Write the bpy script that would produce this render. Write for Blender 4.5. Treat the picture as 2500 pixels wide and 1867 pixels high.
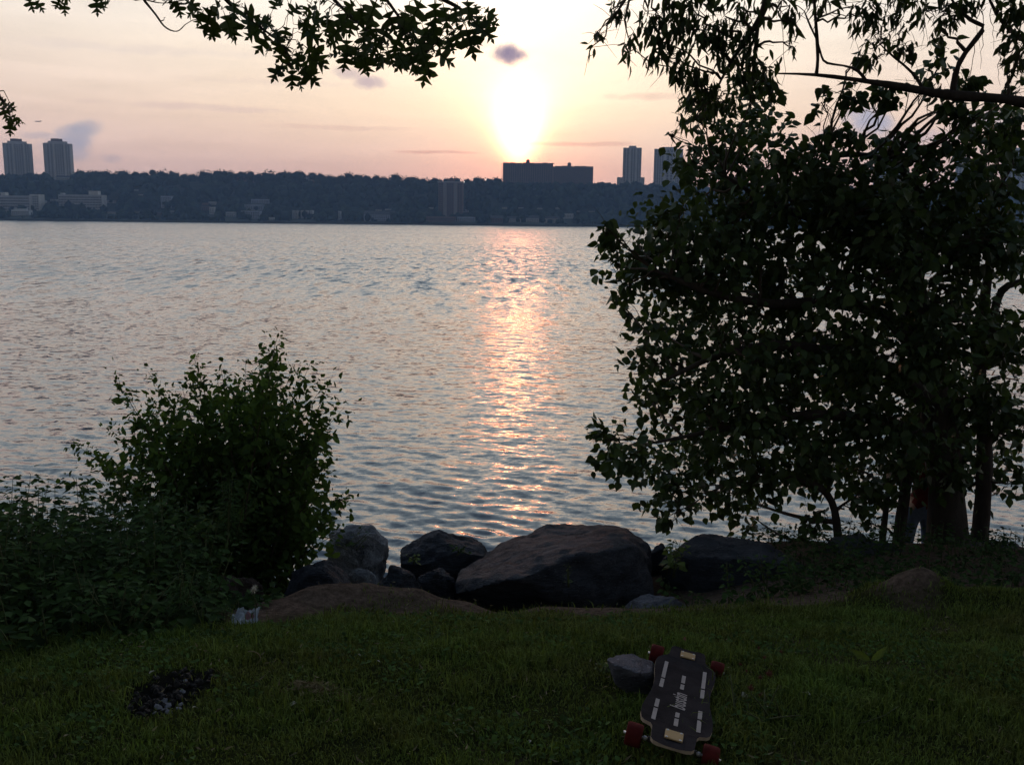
import bpy, bmesh, math, random
import numpy as np
from mathutils import Vector, Matrix, noise as mnoise

for o in list(bpy.data.objects):
    bpy.data.objects.remove(o)
random.seed(11)
RNG = np.random.default_rng(7)
scene = bpy.context.scene
COL = scene.collection
R = math.radians

# ------------------------------------------------------------------ camera
EYE = 4.6                       # metres above the river
PITCH, ROLL = R(9.65), R(0.6)
FPX = 2300.0                    # focal length in pixels of the 2500 px wide photograph
cam_data = bpy.data.cameras.new('camera')
cam_data.sensor_width = 36.0
cam_data.lens = 36.0 * FPX / 2500.0
cam_data.clip_start = 0.05
cam_data.clip_end = 30000.0
cam = bpy.data.objects.new('camera', cam_data)
COL.objects.link(cam)
CAMR = Matrix.Rotation(math.pi / 2 - PITCH, 3, 'X') @ Matrix.Rotation(ROLL, 3, 'Z')
cam.matrix_world = Matrix.Translation((0, 0, EYE)) @ CAMR.to_4x4()
scene.camera = cam

# ------------------------------------------------------------------ sun and sky
SUN_EL, SUN_AZ = R(5.0), R(0.25)
SUN_DIR = Vector((math.sin(SUN_AZ) * math.cos(SUN_EL), math.cos(SUN_AZ) * math.cos(SUN_EL), math.sin(SUN_EL)))
sun_data = bpy.data.lights.new('sun', 'SUN')
sun_data.energy = 0.12
sun_data.angle = R(0.6)
sun_data.color = (1.0, 0.36, 0.19)
sun = bpy.data.objects.new('sun', sun_data)
COL.objects.link(sun)
sun.location = (0, 0, 60)
sun.rotation_euler = SUN_DIR.to_track_quat('Z', 'Y').to_euler()

scene.view_settings.view_transform = 'Standard'
scene.view_settings.look = 'None'
scene.view_settings.exposure = 0.16
scene.view_settings.gamma = 1.0
scene.view_settings.use_curve_mapping = False
cy = scene.cycles
cy.use_denoising = True
cy.adaptive_threshold = 0.02
cy.max_bounces = 5
cy.diffuse_bounces = 2
cy.glossy_bounces = 2
cy.transmission_bounces = 3
cy.transparent_max_bounces = 6
cy.volume_bounces = 0
cy.sample_clamp_indirect = 3.0
cy.sample_clamp_direct = 12.0
cy.caustics_reflective = False
cy.caustics_refractive = False


class E:
    """small expression wrapper round shader-node sockets"""
    def __init__(self, tree, sock):
        self.t, self.s = tree, sock

    def _op(self, op, *args, clamp=False):
        n = self.t.nodes.new('ShaderNodeMath')
        n.operation = op
        n.use_clamp = clamp
        for i, a in enumerate((self,) + args):
            if isinstance(a, E):
                self.t.links.new(a.s, n.inputs[i])
            else:
                n.inputs[i].default_value = a
        return E(self.t, n.outputs[0])
    def __add__(s, o): return s._op('ADD', o)
    __radd__ = __add__
    def __mul__(s, o): return s._op('MULTIPLY', o)
    __rmul__ = __mul__
    def __sub__(s, o): return s._op('SUBTRACT', o)
    def __rsub__(s, o): return (s * -1.0) + o
    def __truediv__(s, o): return s._op('DIVIDE', o)
    def __pow__(s, o): return s._op('POWER', o)
    def exp(s): return s._op('EXPONENT')
    def absv(s): return s._op('ABSOLUTE')
    def maxv(s, o): return s._op('MAXIMUM', o)
    def minv(s, o): return s._op('MINIMUM', o)
    def clamp01(s): return s._op('ADD', 0.0, clamp=True)
    def smooth(s, a, b):
        n = s.t.nodes.new('ShaderNodeMapRange')
        n.interpolation_type = 'SMOOTHSTEP'
        s.t.links.new(s.s, n.inputs['Value'])
        n.inputs['From Min'].default_value = a
        n.inputs['From Max'].default_value = b
        n.inputs['To Min'].default_value = 0.0
        n.inputs['To Max'].default_value = 1.0
        return E(s.t, n.outputs['Result'])


def mixc(t, fac, a, b, mode='MIX'):
    n = t.nodes.new('ShaderNodeMix')
    n.data_type = 'RGBA'
    n.blend_type = mode
    n.clamp_factor = False
    for key, v in ((0, fac), (6, a), (7, b)):
        if hasattr(v, 'is_linked') or hasattr(v, 'links'):
            t.links.new(v, n.inputs[key])
        elif isinstance(v, E):
            t.links.new(v.s, n.inputs[key])
        elif isinstance(v, (tuple, list)):
            n.inputs[key].default_value = (*v[:3], 1.0)
        else:
            n.inputs[key].default_value = v
    return n.outputs[2]


def ramp(t, fac, stops, interp='LINEAR'):
    n = t.nodes.new('ShaderNodeValToRGB')
    cr = n.color_ramp
    cr.interpolation = interp
    while len(cr.elements) < len(stops):
        cr.elements.new(0.5)
    for el, (p, c) in zip(cr.elements, stops):
        el.position = p
        el.color = (*c, 1.0)
    t.links.new(fac.s if isinstance(fac, E) else fac, n.inputs[0])
    return n.outputs[0]


def srgb(r, g, b):
    f = lambda v: (v / 255 / 12.92) if v <= 10.3 else ((v / 255 + 0.055) / 1.055) ** 2.4
    return (f(r), f(g), f(b))


def build_world():
    w = bpy.data.worlds.new('World')
    scene.world = w
    w.use_nodes = True
    w.cycles.sampling_method = 'MANUAL'
    w.cycles.sample_map_resolution = 512
    t = w.node_tree
    t.nodes.clear()
    out = t.nodes.new('ShaderNodeOutputWorld')
    bg = t.nodes.new('ShaderNodeBackground')
    t.links.new(bg.outputs[0], out.inputs[0])
    sky = t.nodes.new('ShaderNodeTexSky')
    sky.sky_type = 'NISHITA'
    sky.sun_disc = False
    sky.sun_elevation = SUN_EL
    sky.sun_rotation = SUN_AZ
    sky.altitude = 10
    sky.air_density = 1.0
    sky.dust_density = 2.5
    sky.ozone_density = 1.0
    tc = t.nodes.new('ShaderNodeTexCoord')
    nrm = t.nodes.new('ShaderNodeVectorMath'); nrm.operation = 'NORMALIZE'
    t.links.new(tc.outputs['Generated'], nrm.inputs[0])
    sep = t.nodes.new('ShaderNodeSeparateXYZ')
    t.links.new(nrm.outputs[0], sep.inputs[0])
    x, y, z = (E(t, sep.outputs[i]) for i in range(3))
    el = z._op('ARCSINE') * (180 / math.pi)
    az = x._op('ARCTAN2', y) * (180 / math.pi)
    dot = t.nodes.new('ShaderNodeVectorMath'); dot.operation = 'DOT_PRODUCT'
    t.links.new(nrm.outputs[0], dot.inputs[0])
    dot.inputs[1].default_value = SUN_DIR
    ang = E(t, dot.outputs['Value']).minv(1.0)._op('ARCCOSINE') * (180 / math.pi)

    # hazy evening veil, colour by elevation; dims away from the sun and towards the zenith
    veil = ramp(t, (el / 60.0).clamp01(), [
        (0.0, srgb(222, 190, 184)), (0.05, srgb(230, 198, 188)), (0.10, srgb(238, 211, 196)),
        (0.16, srgb(243, 226, 211)), (0.215, srgb(243, 235, 226)), (0.30, srgb(214, 224, 230)),
        (0.45, srgb(186, 203, 217)), (0.66, srgb(142, 162, 192)), (1.0, srgb(92, 110, 142))])
    azd = az.absv()
    away = azd.smooth(30.0, 150.0) * -0.80 + 1.0
    col = mixc(t, 1.0, veil, _gray(t, away), 'MULTIPLY')
    # Nishita sky carries the high sky and the side behind the camera
    sk = mixc(t, 1.0, sky.outputs[0], (0.085, 0.085, 0.085), 'MULTIPLY')
    col = mixc(t, el.smooth(25.0, 75.0) * 0.75, col, sk)

    # thin streaky cloud
    mp = t.nodes.new('ShaderNodeMapping')
    mp.inputs['Scale'].default_value = (3.0, 3.0, 26.0)
    t.links.new(nrm.outputs[0], mp.inputs[0])
    ns = t.nodes.new('ShaderNodeTexNoise')
    ns.inputs['Scale'].default_value = 2.2
    ns.inputs['Detail'].default_value = 5.0
    ns.inputs['Distortion'].default_value = 0.6
    t.links.new(mp.outputs[0], ns.inputs['Vector'])
    streak = (E(t, ns.outputs['Fac']) - 0.5) * 0.30 + 1.0
    col = mixc(t, 1.0, col, _gray(t, streak), 'MULTIPLY')

    # aureole of the sun: wide warm glow, bright core, column above
    wide = ((ang / 19.0) ** 1.5 * -1.0).exp()
    wcol = ramp(t, (el / 16.0).clamp01(), [(0.0, (0.26, 0.045, 0.0)), (0.18, (0.36, 0.13, 0.02)),
                                           (0.40, (0.44, 0.31, 0.10)), (0.85, (0.36, 0.33, 0.24)), (1.0, (0.20, 0.20, 0.17))])
    col = mixc(t, wide, col, wcol, 'ADD')
    daz = (az - SUN_AZ * 180 / math.pi)
    de = el - 5.2
    sig = (el - 2.6).maxv(0.0) * 0.50 + 0.85
    colm = (((daz / sig).absv() ** 1.2) * -1.0).exp() * el.smooth(2.0, 5.0) * (1.0 - el.smooth(5.0, 12.0) * 0.45) * (1.0 - el.smooth(11.5, 22.0))
    ccol = ramp(t, (el / 16.0).clamp01(), [(0.2, (1.6, 0.50, 0.08)), (0.45, (1.3, 0.70, 0.34)), (0.8, (0.8, 0.56, 0.40))])
    col = mixc(t, colm, col, ccol, 'ADD')
    up = ((daz / ((de + 5.0).maxv(1.0) * 0.22)) ** 2.0 + (de.maxv(0.0) / 2.0) ** 2.0 + (de.minv(0.0) / 1.5) ** 2.0) * -1.0
    col = mixc(t, up.exp(), col, (12.5, 2.9, 1.3), 'ADD')
    low = ((daz / 5.5) ** 2.0 + (((el - 3.0) / 1.6) ** 2.0)) * -1.0
    col = mixc(t, low.exp(), col, (0.42, 0.10, 0.02), 'ADD')

    # the few small detached clouds: azimuth, elevation, half sizes (degrees), colour, strength
    dn = t.nodes.new('ShaderNodeTexNoise')
    dn.inputs['Scale'].default_value = 26.0
    dn.inputs['Detail'].default_value = 7.0
    dn.inputs['Roughness'].default_value = 0.6
    t.links.new(nrm.outputs[0], dn.inputs['Vector'])
    dsep = t.nodes.new('ShaderNodeSeparateColor')
    t.links.new(dn.outputs['Color'], dsep.inputs[0])
    wx = (E(t, dsep.outputs[0]) - 0.5)
    wy = (E(t, dsep.outputs[1]) - 0.5)
    wz = (E(t, dsep.outputs[2]) - 0.5)
    for (ca, ce, sa, se, c, k) in CLOUDS:
        u = (az + wx * (sa * 1.5) - ca) / sa
        v = (el + wy * (se * 2.2) - ce) / se
        m = 1.0 - (u * u + v * v + wz * 2.4).smooth(-0.25, 1.5)
        col = mixc(t, m * k, col, c)
    col = mixc(t, 1.0 - el.smooth(-4.0, -0.5), col, (0.05, 0.055, 0.06))
    t.links.new(col, bg.inputs[0])
    bg.inputs[1].default_value = 1.0


def _gray(t, e):
    n = t.nodes.new('ShaderNodeCombineColor')
    for i in range(3):
        t.links.new(e.s, n.inputs[i])
    return n.outputs[0]


def pix_dir(px, py):
    return (CAMR @ Vector(((px - 1250.0) / FPX, (933.5 - py) / FPX, -1.0))).normalized()


def pix_angles(px, py):
    d = pix_dir(px, py)
    return math.degrees(math.atan2(d.x, d.y)), math.degrees(math.asin(d.z))


CLOUDS = []
for (cx, cy_, hw, hh, c, k) in [
        (1247, 130, 46, 24, srgb(150, 134, 158), 1.0), (1160, 108, 40, 14, srgb(226, 198, 190), 0.6),
        (850, 178, 42, 16, srgb(205, 182, 184), 0.7), (905, 203, 40, 18, srgb(196, 172, 180), 0.8),
        (185, 330, 44, 26, srgb(172, 172, 188), 0.75), (215, 312, 36, 18, srgb(176, 174, 188), 0.6),
        (165, 362, 60, 26, srgb(172, 170, 188), 0.6), (95, 330, 40, 10, srgb(178, 172, 186), 0.5),
        (270, 385, 24, 10, srgb(180, 166, 178), 0.4),
        (2120, 292, 58, 34, srgb(168, 172, 196), 0.85), (2190, 345, 60, 22, srgb(166, 168, 192), 0.6),
        (2400, 290, 56, 24, srgb(186, 180, 198), 0.7), (2320, 330, 60, 18, srgb(190, 178, 194), 0.5),
        (2050, 330, 60, 14, srgb(196, 182, 190), 0.4), (1640, 235, 150, 9, srgb(236, 198, 176), 0.5),
        (470, 262, 230, 9, srgb(224, 194, 186), 0.45), (820, 312, 200, 7, srgb(232, 188, 172), 0.4), (330, 120, 260, 12, srgb(230, 212, 202), 0.4),
        (1060, 372, 110, 4, srgb(236, 158, 138), 0.5), (1420, 352, 130, 6, srgb(236, 166, 146), 0.45), (640, 200, 200, 8, srgb(240, 214, 196), 0.4)]:
    a_, e_ = pix_angles(cx, cy_)
    CLOUDS.append((a_, e_, math.degrees(hw / FPX), math.degrees(hh / FPX), c, k))
build_world()


# ------------------------------------------------------------------ helpers
def P(px, py, d):
    """the point of the place seen at a photograph pixel, d metres out across the river"""
    v = pix_dir(px, py)
    return Vector((0, 0, EYE)) + v * (d / v.y)


def tag(o, label=None, cat=None, group=None, kind=None):
    if label: o['label'] = label
    if cat: o['category'] = cat
    if group: o['group'] = group
    if kind: o['kind'] = kind
    return o


def empty(name, loc, label=None, cat=None, group=None):
    o = bpy.data.objects.new(name, None)
    o.empty_display_size = 0.1
    COL.objects.link(o)
    o.location = loc
    return tag(o, label, cat, group)


def link(name, me, mat=None, parent=None, loc=None):
    """link a mesh object; vertices are in world space unless loc is given; parents are plain translations"""
    o = bpy.data.objects.new(name, me)
    COL.objects.link(o)
    if mat is not None and not me.materials:
        me.materials.append(mat)
    if parent is not None:
        o.parent = parent
        base = Vector((0, 0, 0))
        q = parent
        while q is not None:
            base += q.location
            q = q.parent
        o.location = (loc if loc is not None else Vector((0, 0, 0))) - base
    elif loc is not None:
        o.location = loc
    return o


def mesh_np(name, V, F, smooth=False):
    """mesh from an (n,3) array and an (m,k) index array"""
    V = np.asarray(V, dtype=np.float32)
    F = np.asarray(F, dtype=np.int32)
    me = bpy.data.meshes.new(name)
    k = F.shape[1]
    me.vertices.add(len(V))
    me.vertices.foreach_set('co', V.ravel())
    me.loops.add(F.size)
    me.loops.foreach_set('vertex_index', F.ravel())
    me.polygons.add(len(F))
    me.polygons.foreach_set('loop_start', np.arange(0, F.size, k, dtype=np.int32))
    me.polygons.foreach_set('use_smooth', np.full(len(F), smooth, dtype=bool))
    me.update(calc_edges=True)
    me.validate()
    return me


class MB:
    """collects polygons and hands them over as one mesh"""
    def __init__(self):
        self.v, self.f = [], []

    def box(self, c, s, rz=0.0):
        cx, cy_, cz = c
        hx, hy, hz = s[0] / 2, s[1] / 2, s[2] / 2
        ca, sa = math.cos(rz), math.sin(rz)
        b = len(self.v)
        for dx, dy, dz in ((-1,-1,-1),(1,-1,-1),(1,1,-1),(-1,1,-1),(-1,-1,1),(1,-1,1),(1,1,1),(-1,1,1)):
            X, Y = dx * hx, dy * hy
            self.v.append((cx + X * ca - Y * sa, cy_ + X * sa + Y * ca, cz + dz * hz))
        for q in ((0,3,2,1),(4,5,6,7),(0,1,5,4),(1,2,6,5),(2,3,7,6),(3,0,4,7)):
            self.f.append(tuple(b + i for i in q))
        return self

    def poly(self, pts):
        b = len(self.v)
        self.v += [tuple(p) for p in pts]
        self.f.append(tuple(range(b, b + len(pts))))
        return self

    def prism(self, pts, z0, z1):
        b = len(self.v)
        n = len(pts)
        self.v += [(p[0], p[1], z0) for p in pts] + [(p[0], p[1], z1) for p in pts]
        self.f.append(tuple(range(b + n - 1, b - 1, -1)))
        self.f.append(tuple(range(b + n, b + 2 * n)))
        for i in range(n):
            j = (i + 1) % n
            self.f.append((b + i, b + j, b + n + j, b + n + i))
        return self

    def gable(self, c, s, h):
        """gable roof: base centre c, size (w along x, d along y), ridge along x"""
        x, y, z = c
        w, d = s[0] / 2, s[1] / 2
        b = len(self.v)
        self.v += [(x-w,y-d,z),(x+w,y-d,z),(x+w,y+d,z),(x-w,y+d,z),(x-w,y,z+h),(x+w,y,z+h)]
        for q in ((0,3,2,1),(0,1,5,4),(2,3,4,5),(1,2,5),(3,0,4)):
            self.f.append(tuple(b + i for i in q))
        return self

    def tube(self, pts, radii, n=6, cap=True):
        pts = [Vector(p) for p in pts]
        b = len(self.v)
        up = Vector((0.31, 0.17, 0.93))
        for i, p in enumerate(pts):
            tdir = (pts[min(i + 1, len(pts) - 1)] - pts[max(i - 1, 0)])
            if tdir.length < 1e-9: tdir = Vector((0, 0, 1))
            tdir.normalize()
            u = tdir.cross(up)
            if u.length < 0.05: u = tdir.cross(Vector((1, 0, 0)))
            u.normalize()
            w = tdir.cross(u)
            r = radii[i] if hasattr(radii, '__len__') else radii
            for k in range(n):
                a = 2 * math.pi * k / n
                self.v.append(tuple(p + (u * math.cos(a) + w * math.sin(a)) * r))
        for i in range(len(pts) - 1):
            for k in range(n):
                k2 = (k + 1) % n
                self.f.append((b + i*n + k, b + i*n + k2, b + (i+1)*n + k2, b + (i+1)*n + k))
        if cap:
            self.f.append(tuple(b + k for k in range(n - 1, -1, -1)))
            e = b + (len(pts) - 1) * n
            self.f.append(tuple(e + k for k in range(n)))
        return self

    def lathe(self, c, prof, n=16, axis='Z', M=None):
        """prof: list of (r, h); M optional 3x3"""
        b = len(self.v)
        M = M or Matrix.Identity(3)
        c = Vector(c)
        for r, h in prof:
            for k in range(n):
                a = 2 * math.pi * k / n
                self.v.append(tuple(c + M @ Vector((r * math.cos(a), r * math.sin(a), h))))
        for i in range(len(prof) - 1):
            for k in range(n):
                k2 = (k + 1) % n
                self.f.append((b + i*n + k, b + i*n + k2, b + (i+1)*n + k2, b + (i+1)*n + k))
        self.f.append(tuple(b + k for k in range(n - 1, -1, -1)))
        e = b + (len(prof) - 1) * n
        self.f.append(tuple(e + k for k in range(n)))
        return self

    def mesh(self, name, smooth=False):
        me = bpy.data.meshes.new(name)
        me.from_pydata(self.v, [], self.f)
        me.validate()
        if smooth:
            me.polygons.foreach_set('use_smooth', np.full(len(me.polygons), True))
        me.update()
        return me

    def build(self, name, mat, parent=None, smooth=False, loc=None):
        if loc is not None:
            L = Vector(loc)
            self.v = [(p[0] - L.x, p[1] - L.y, p[2] - L.z) for p in self.v]
        return link(name, self.mesh(name, smooth), mat, parent, Vector(loc) if loc is not None else None)


MATS = {}
def material(name, color, rough=0.8, var=0.25, scale=8.0, bump=0.0, bump_scale=30.0, color2=None, spec=0.3,
             metallic=0.0, objvar=0.0, coord='Object', trans=0.0, stretch=None):
    """procedural principled material: noise between two tints, optional relief, optional translucency"""
    if name in MATS: return MATS[name]
    m = bpy.data.materials.new(name)
    m.use_nodes = True
    t = m.node_tree
    t.nodes.clear()
    out = t.nodes.new('ShaderNodeOutputMaterial')
    bs = t.nodes.new('ShaderNodeBsdfPrincipled')
    tc = t.nodes.new('ShaderNodeTexCoord')
    vec = tc.outputs[coord]
    if stretch:
        mp = t.nodes.new('ShaderNodeMapping')
        mp.inputs['Scale'].default_value = stretch
        t.links.new(vec, mp.inputs[0])
        vec = mp.outputs[0]
    ns = t.nodes.new('ShaderNodeTexNoise')
    ns.inputs['Scale'].default_value = scale
    ns.inputs['Detail'].default_value = 6.0
    ns.inputs['Roughness'].default_value = 0.65
    t.links.new(vec, ns.inputs['Vector'])
    c2 = color2 or tuple(c * (1 - var) for c in color)
    c1 = color if color2 else tuple(min(1.0, c * (1 + var)) for c in color)
    f = ((E(t, ns.outputs['Fac']) - 0.5) * 2.6 + 0.5).clamp01()
    col = mixc(t, f, c2, c1)
    if objvar > 0:
        oi = t.nodes.new('ShaderNodeObjectInfo')
        gi = t.nodes.new('ShaderNodeNewGeometry')
        rnd = (E(t, oi.outputs['Random']) + E(t, gi.outputs['Random Per Island']))._op('FRACT')
        col = mixc(t, 1.0, col, _gray(t, (rnd - 0.5) * (2 * objvar) + 1.0), 'MULTIPLY')
    t.links.new(col, bs.inputs['Base Color'])
    bs.inputs['Roughness'].default_value = rough
    bs.inputs['Specular IOR Level'].default_value = spec
    bs.inputs['Metallic'].default_value = metallic
    if bump > 0:
        nb = t.nodes.new('ShaderNodeTexNoise')
        nb.inputs['Scale'].default_value = bump_scale
        nb.inputs['Detail'].default_value = 8.0
        nb.inputs['Roughness'].default_value = 0.7
        t.links.new(vec, nb.inputs['Vector'])
        b = t.nodes.new('ShaderNodeBump')
        b.inputs['Strength'].default_value = bump
        b.inputs['Distance'].default_value = 0.02
        t.links.new(nb.outputs['Fac'], b.inputs['Height'])
        t.links.new(b.outputs[0], bs.inputs['Normal'])
    sh = bs.outputs[0]
    if trans > 0:
        tr = t.nodes.new('ShaderNodeBsdfTranslucent')
        t.links.new(mixc(t, 1.0, col, (1.3, 1.25, 0.5), 'MULTIPLY'), tr.inputs[0])
        mx = t.nodes.new('ShaderNodeMixShader')
        mx.inputs[0].default_value = trans
        t.links.new(sh, mx.inputs[1])
        t.links.new(tr.outputs[0], mx.inputs[2])
        sh = mx.outputs[0]
    t.links.new(sh, out.inputs[0])
    MATS[name] = m
    return m

# ------------------------------------------------------------------ river
def build_water():
    rng = np.random.default_rng(5)
    az = np.concatenate([np.linspace(-84, -33, 14)[:-1], np.linspace(-33, 33, 540), np.linspace(33, 84, 14)[1:]]) * math.pi / 180
    r = np.concatenate([[5.0, 7.0], np.exp(np.linspace(math.log(9.0), math.log(170.0), 720)),
                        np.exp(np.linspace(math.log(170.0), math.log(1400.0), 60))[1:]])
    A, Rr = np.meshgrid(az, r)
    X = Rr * np.sin(A); Y = Rr * np.cos(A)
    far = 1205.0
    s = np.minimum(1.0, far / np.maximum(Y, 1e-3))
    lat = np.minimum(1.0, 2400.0 / np.maximum(np.abs(X), 1.0))
    X = X * lat; Y = np.where(Y > far, far, Y)
    Z = np.zeros_like(X)
    DX = np.zeros_like(X); DY = np.zeros_like(X)
    cell = np.maximum(np.gradient(Rr, axis=0), 0.02)
    for i in range(110):
        lam = 0.15 * (1.5 / 0.15) ** (rng.random() ** 1.2)
        th = math.radians(-124 if i % 2 else -97) + rng.normal(0, 0.42)
        k = 2 * math.pi / lam
        slope = 0.022 if lam < 0.45 else 0.006
        a = slope / k
        ph = rng.random() * 6.283
        fade = np.clip((lam / cell - 3.0) / 3.0, 0, 1)
        arg = k * (X * math.cos(th) + Y * math.sin(th)) + ph
        Z += a * fade * np.sin(arg)
        DX += a * fade * math.cos(th) * np.cos(arg)
        DY += a * fade * math.sin(th) * np.cos(arg)
    # gusts: patches of calmer and rougher water
    g = 0.75 + 0.35 * np.sin(X * 0.11 + 0.07 * Y + 1.0) * np.sin(Y * 0.09 - 0.05 * X) + 0.25 * np.sin(X * 0.31 + Y * 0.23)
    Z *= g
    X = X + DX * 0.9 * g; Y = np.where(Y < far - 1, Y + DY * 0.9 * g, Y)
    nr, na = X.shape
    V = np.stack([X.ravel(), Y.ravel(), Z.ravel()], 1)
    i, j = np.meshgrid(np.arange(nr - 1), np.arange(na - 1), indexing='ij')
    b = (i * na + j).ravel()
    F = np.stack([b, b + 1, b + na + 1, b + na], 1)[:, ::-1]
    me = mesh_np('water', V, F, smooth=True)
    m = bpy.data.materials.new('river_water')
    m.use_nodes = True
    t = m.node_tree
    t.nodes.clear()
    out = t.nodes.new('ShaderNodeOutputMaterial')
    bs = t.nodes.new('ShaderNodeBsdfPrincipled')
    bs.inputs['Base Color'].default_value = (0.062, 0.090, 0.106, 1)
    bs.inputs['Roughness'].default_value = 0.045
    bs.inputs['IOR'].default_value = 1.52
    geo = t.nodes.new('ShaderNodeNewGeometry')
    sp = t.nodes.new('ShaderNodeSeparateXYZ')
    t.links.new(geo.outputs['Position'], sp.inputs[0])
    py = E(t, sp.outputs[1])

    def slope_noise(scale, stretch, detail, rough=0.6):
        mp = t.nodes.new('ShaderNodeMapping')
        mp.inputs['Scale'].default_value = stretch
        mp.inputs['Rotation'].default_value = (0, 0, R(9))
        t.links.new(geo.outputs['Position'], mp.inputs[0])
        n = t.nodes.new('ShaderNodeTexNoise')
        n.inputs['Scale'].default_value = scale
        n.inputs['Detail'].default_value = detail
        n.inputs['Roughness'].default_value = rough
        t.links.new(mp.outputs[0], n.inputs['Vector'])
        s_ = t.nodes.new('ShaderNodeSeparateColor')
        t.links.new(n.outputs['Color'], s_.inputs[0])
        return E(t, s_.outputs[0]) - 0.5, E(t, s_.outputs[1]) - 0.5, E(t, s_.outputs[2])
    # far off, each wave shows as a short dark dash: long towards the viewer, short across
    fx, fy, fz = slope_noise(1.6, (0.75, 0.16, 1.0), 4.0, 0.62)
    gx, gy, gz = slope_noise(0.6, (0.6, 0.16, 1.0), 3.0, 0.6)
    cx, cy_, _ = slope_noise(4.2, (0.55, 1.0, 1.0), 6.0, 0.75)
    bx, by, gust = slope_noise(0.02, (0.5, 1.0, 1.0), 3.0)
    amp = py.smooth(16.0, 90.0) * (gust * 1.0 + 0.35)
    dash = fz.smooth(0.50, 0.74) + gz.smooth(0.52, 0.75) * 0.4
    nx = fx * amp * 1.5 + cx * CHOP * 1.3
    ny = (dash * -0.25 - 0.10) * amp + (fy * amp * 0.5) + cy_ * CHOP
    cb = t.nodes.new('ShaderNodeCombineXYZ')
    t.links.new(nx.s, cb.inputs[0]); t.links.new(ny.s, cb.inputs[1])
    ad = t.nodes.new('ShaderNodeVectorMath'); ad.operation = 'ADD'
    t.links.new(geo.outputs['Normal'], ad.inputs[0]); t.links.new(cb.outputs[0], ad.inputs[1])
    nm = t.nodes.new('ShaderNodeVectorMath'); nm.operation = 'NORMALIZE'
    t.links.new(ad.outputs[0], nm.inputs[0])
    t.links.new(nm.outputs[0], bs.inputs['Normal'])
    t.links.new(bs.outputs[0], out.inputs[0])
    o = link('water', me, m)
    tag(o, kind='structure')
CHOP = 0.80
build_water()


# ------------------------------------------------------------------ far shore
def hill_z(x, y):
    """ground height of the far bank: narrow flat shore, steep wooded cliff, plateau"""
    top = 53.0 - 0.0075 * x * 0.9 + 1.8 * math.sin(x * 0.011 + 0.4) + 1.2 * math.sin(x * 0.027)
    u = y - 1200.0
    if u < 3: return -2.0 + 1.2 * max(0.0, u + 2)
    if u < 62: return 2.0 + u * 0.10
    v = min(1.0, (u - 62) / 108.0)
    v = v * v * (3 - 2 * v)
    return 8.2 + (top - 8.2) * v + (0.004 * (u - 170) if u > 170 else 0)

def build_hill():
    xs = np.linspace(-1700, 1700, 230)
    us = np.concatenate([[-6, -2, 0, 1.5, 3, 10, 30, 62], np.linspace(70, 175, 18), [200, 260, 400, 700, 1100]])
    V = []
    for u in us:
        for x in xs:
            n = mnoise.noise(Vector((x * 0.02, u * 0.02, 3.1)))
            V.append((x, 1200 + u + (2.0 * n if u < 8 else 0), hill_z(x, 1200 + u) + (1.8 * n if u > 8 else 0)))
    na = len(xs)
    i, j = np.meshgrid(np.arange(len(us) - 1), np.arange(na - 1), indexing='ij')
    b = (i * na + j).ravel()
    F = np.stack([b, b + 1, b + na + 1, b + na], 1)
    me = mesh_np('hill', V, F, smooth=True)
    o = link('hill', me, material('far_soil', (0.055, 0.06, 0.035), 0.95, 0.4, 0.05))
    tag(o, kind='structure')
build_hill()

M_CONC = material('pale_concrete', (0.56, 0.55, 0.53), 0.85, 0.12, 0.15)
M_CREAM = material('cream_render', (0.72, 0.69, 0.62), 0.85, 0.10, 0.15)
M_BRICK = material('brown_brick', (0.24, 0.17, 0.14), 0.9, 0.15, 0.3)
M_WHITE = material('white_paint', (0.78, 0.78, 0.76), 0.7, 0.06, 0.3)
M_BLUEGREY = material('blue_grey_cladding', (0.44, 0.48, 0.56), 0.7, 0.10, 0.2)
M_WIN = material('dark_window_glass', (0.035, 0.042, 0.055), 0.15, 0.2, 0.5, spec=0.6)
M_ROOF = material('dark_roof_felt', (0.09, 0.085, 0.085), 0.9, 0.2, 0.4)
M_TEAL = material('teal_roof_sheet', (0.20, 0.36, 0.36), 0.6, 0.15, 0.3)
BRECTS = []          # pixel rectangles of far buildings, kept clear of trees in front
CLAD = {'conc': M_CONC, 'cream': M_CREAM, 'brick': M_BRICK, 'white': M_WHITE, 'blue': M_BLUEGREY}


def windows(root, x0, x1, yf, z0, z1, cols, rows, fill=(0.55, 0.5)):
    m = MB()
    cw, ch = (x1 - x0) / cols, (z1 - z0) / rows
    for i in range(cols):
        for k in range(rows):
            m.box((x0 + (i + 0.5) * cw, yf - 0.06, z0 + (k + 0.5) * ch), (cw * fill[0], 0.25, ch * fill[1]))
    o = m.build('window_grid', M_WIN, root)
    o['kind'] = 'stuff'


def site(x0, x1, yt, d):
    a, b = P(x0, yt, d), P(x1, yt, d)
    return a.x, b.x, (a.z + b.z) / 2


def hill_hit(px, py, fallback):
    v = pix_dir(px, py)
    for k in range(1206, 1372, 2):
        if EYE + v.z / v.y * k <= hill_z(v.x / v.y * k, k): return float(k)
    return fallback


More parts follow.
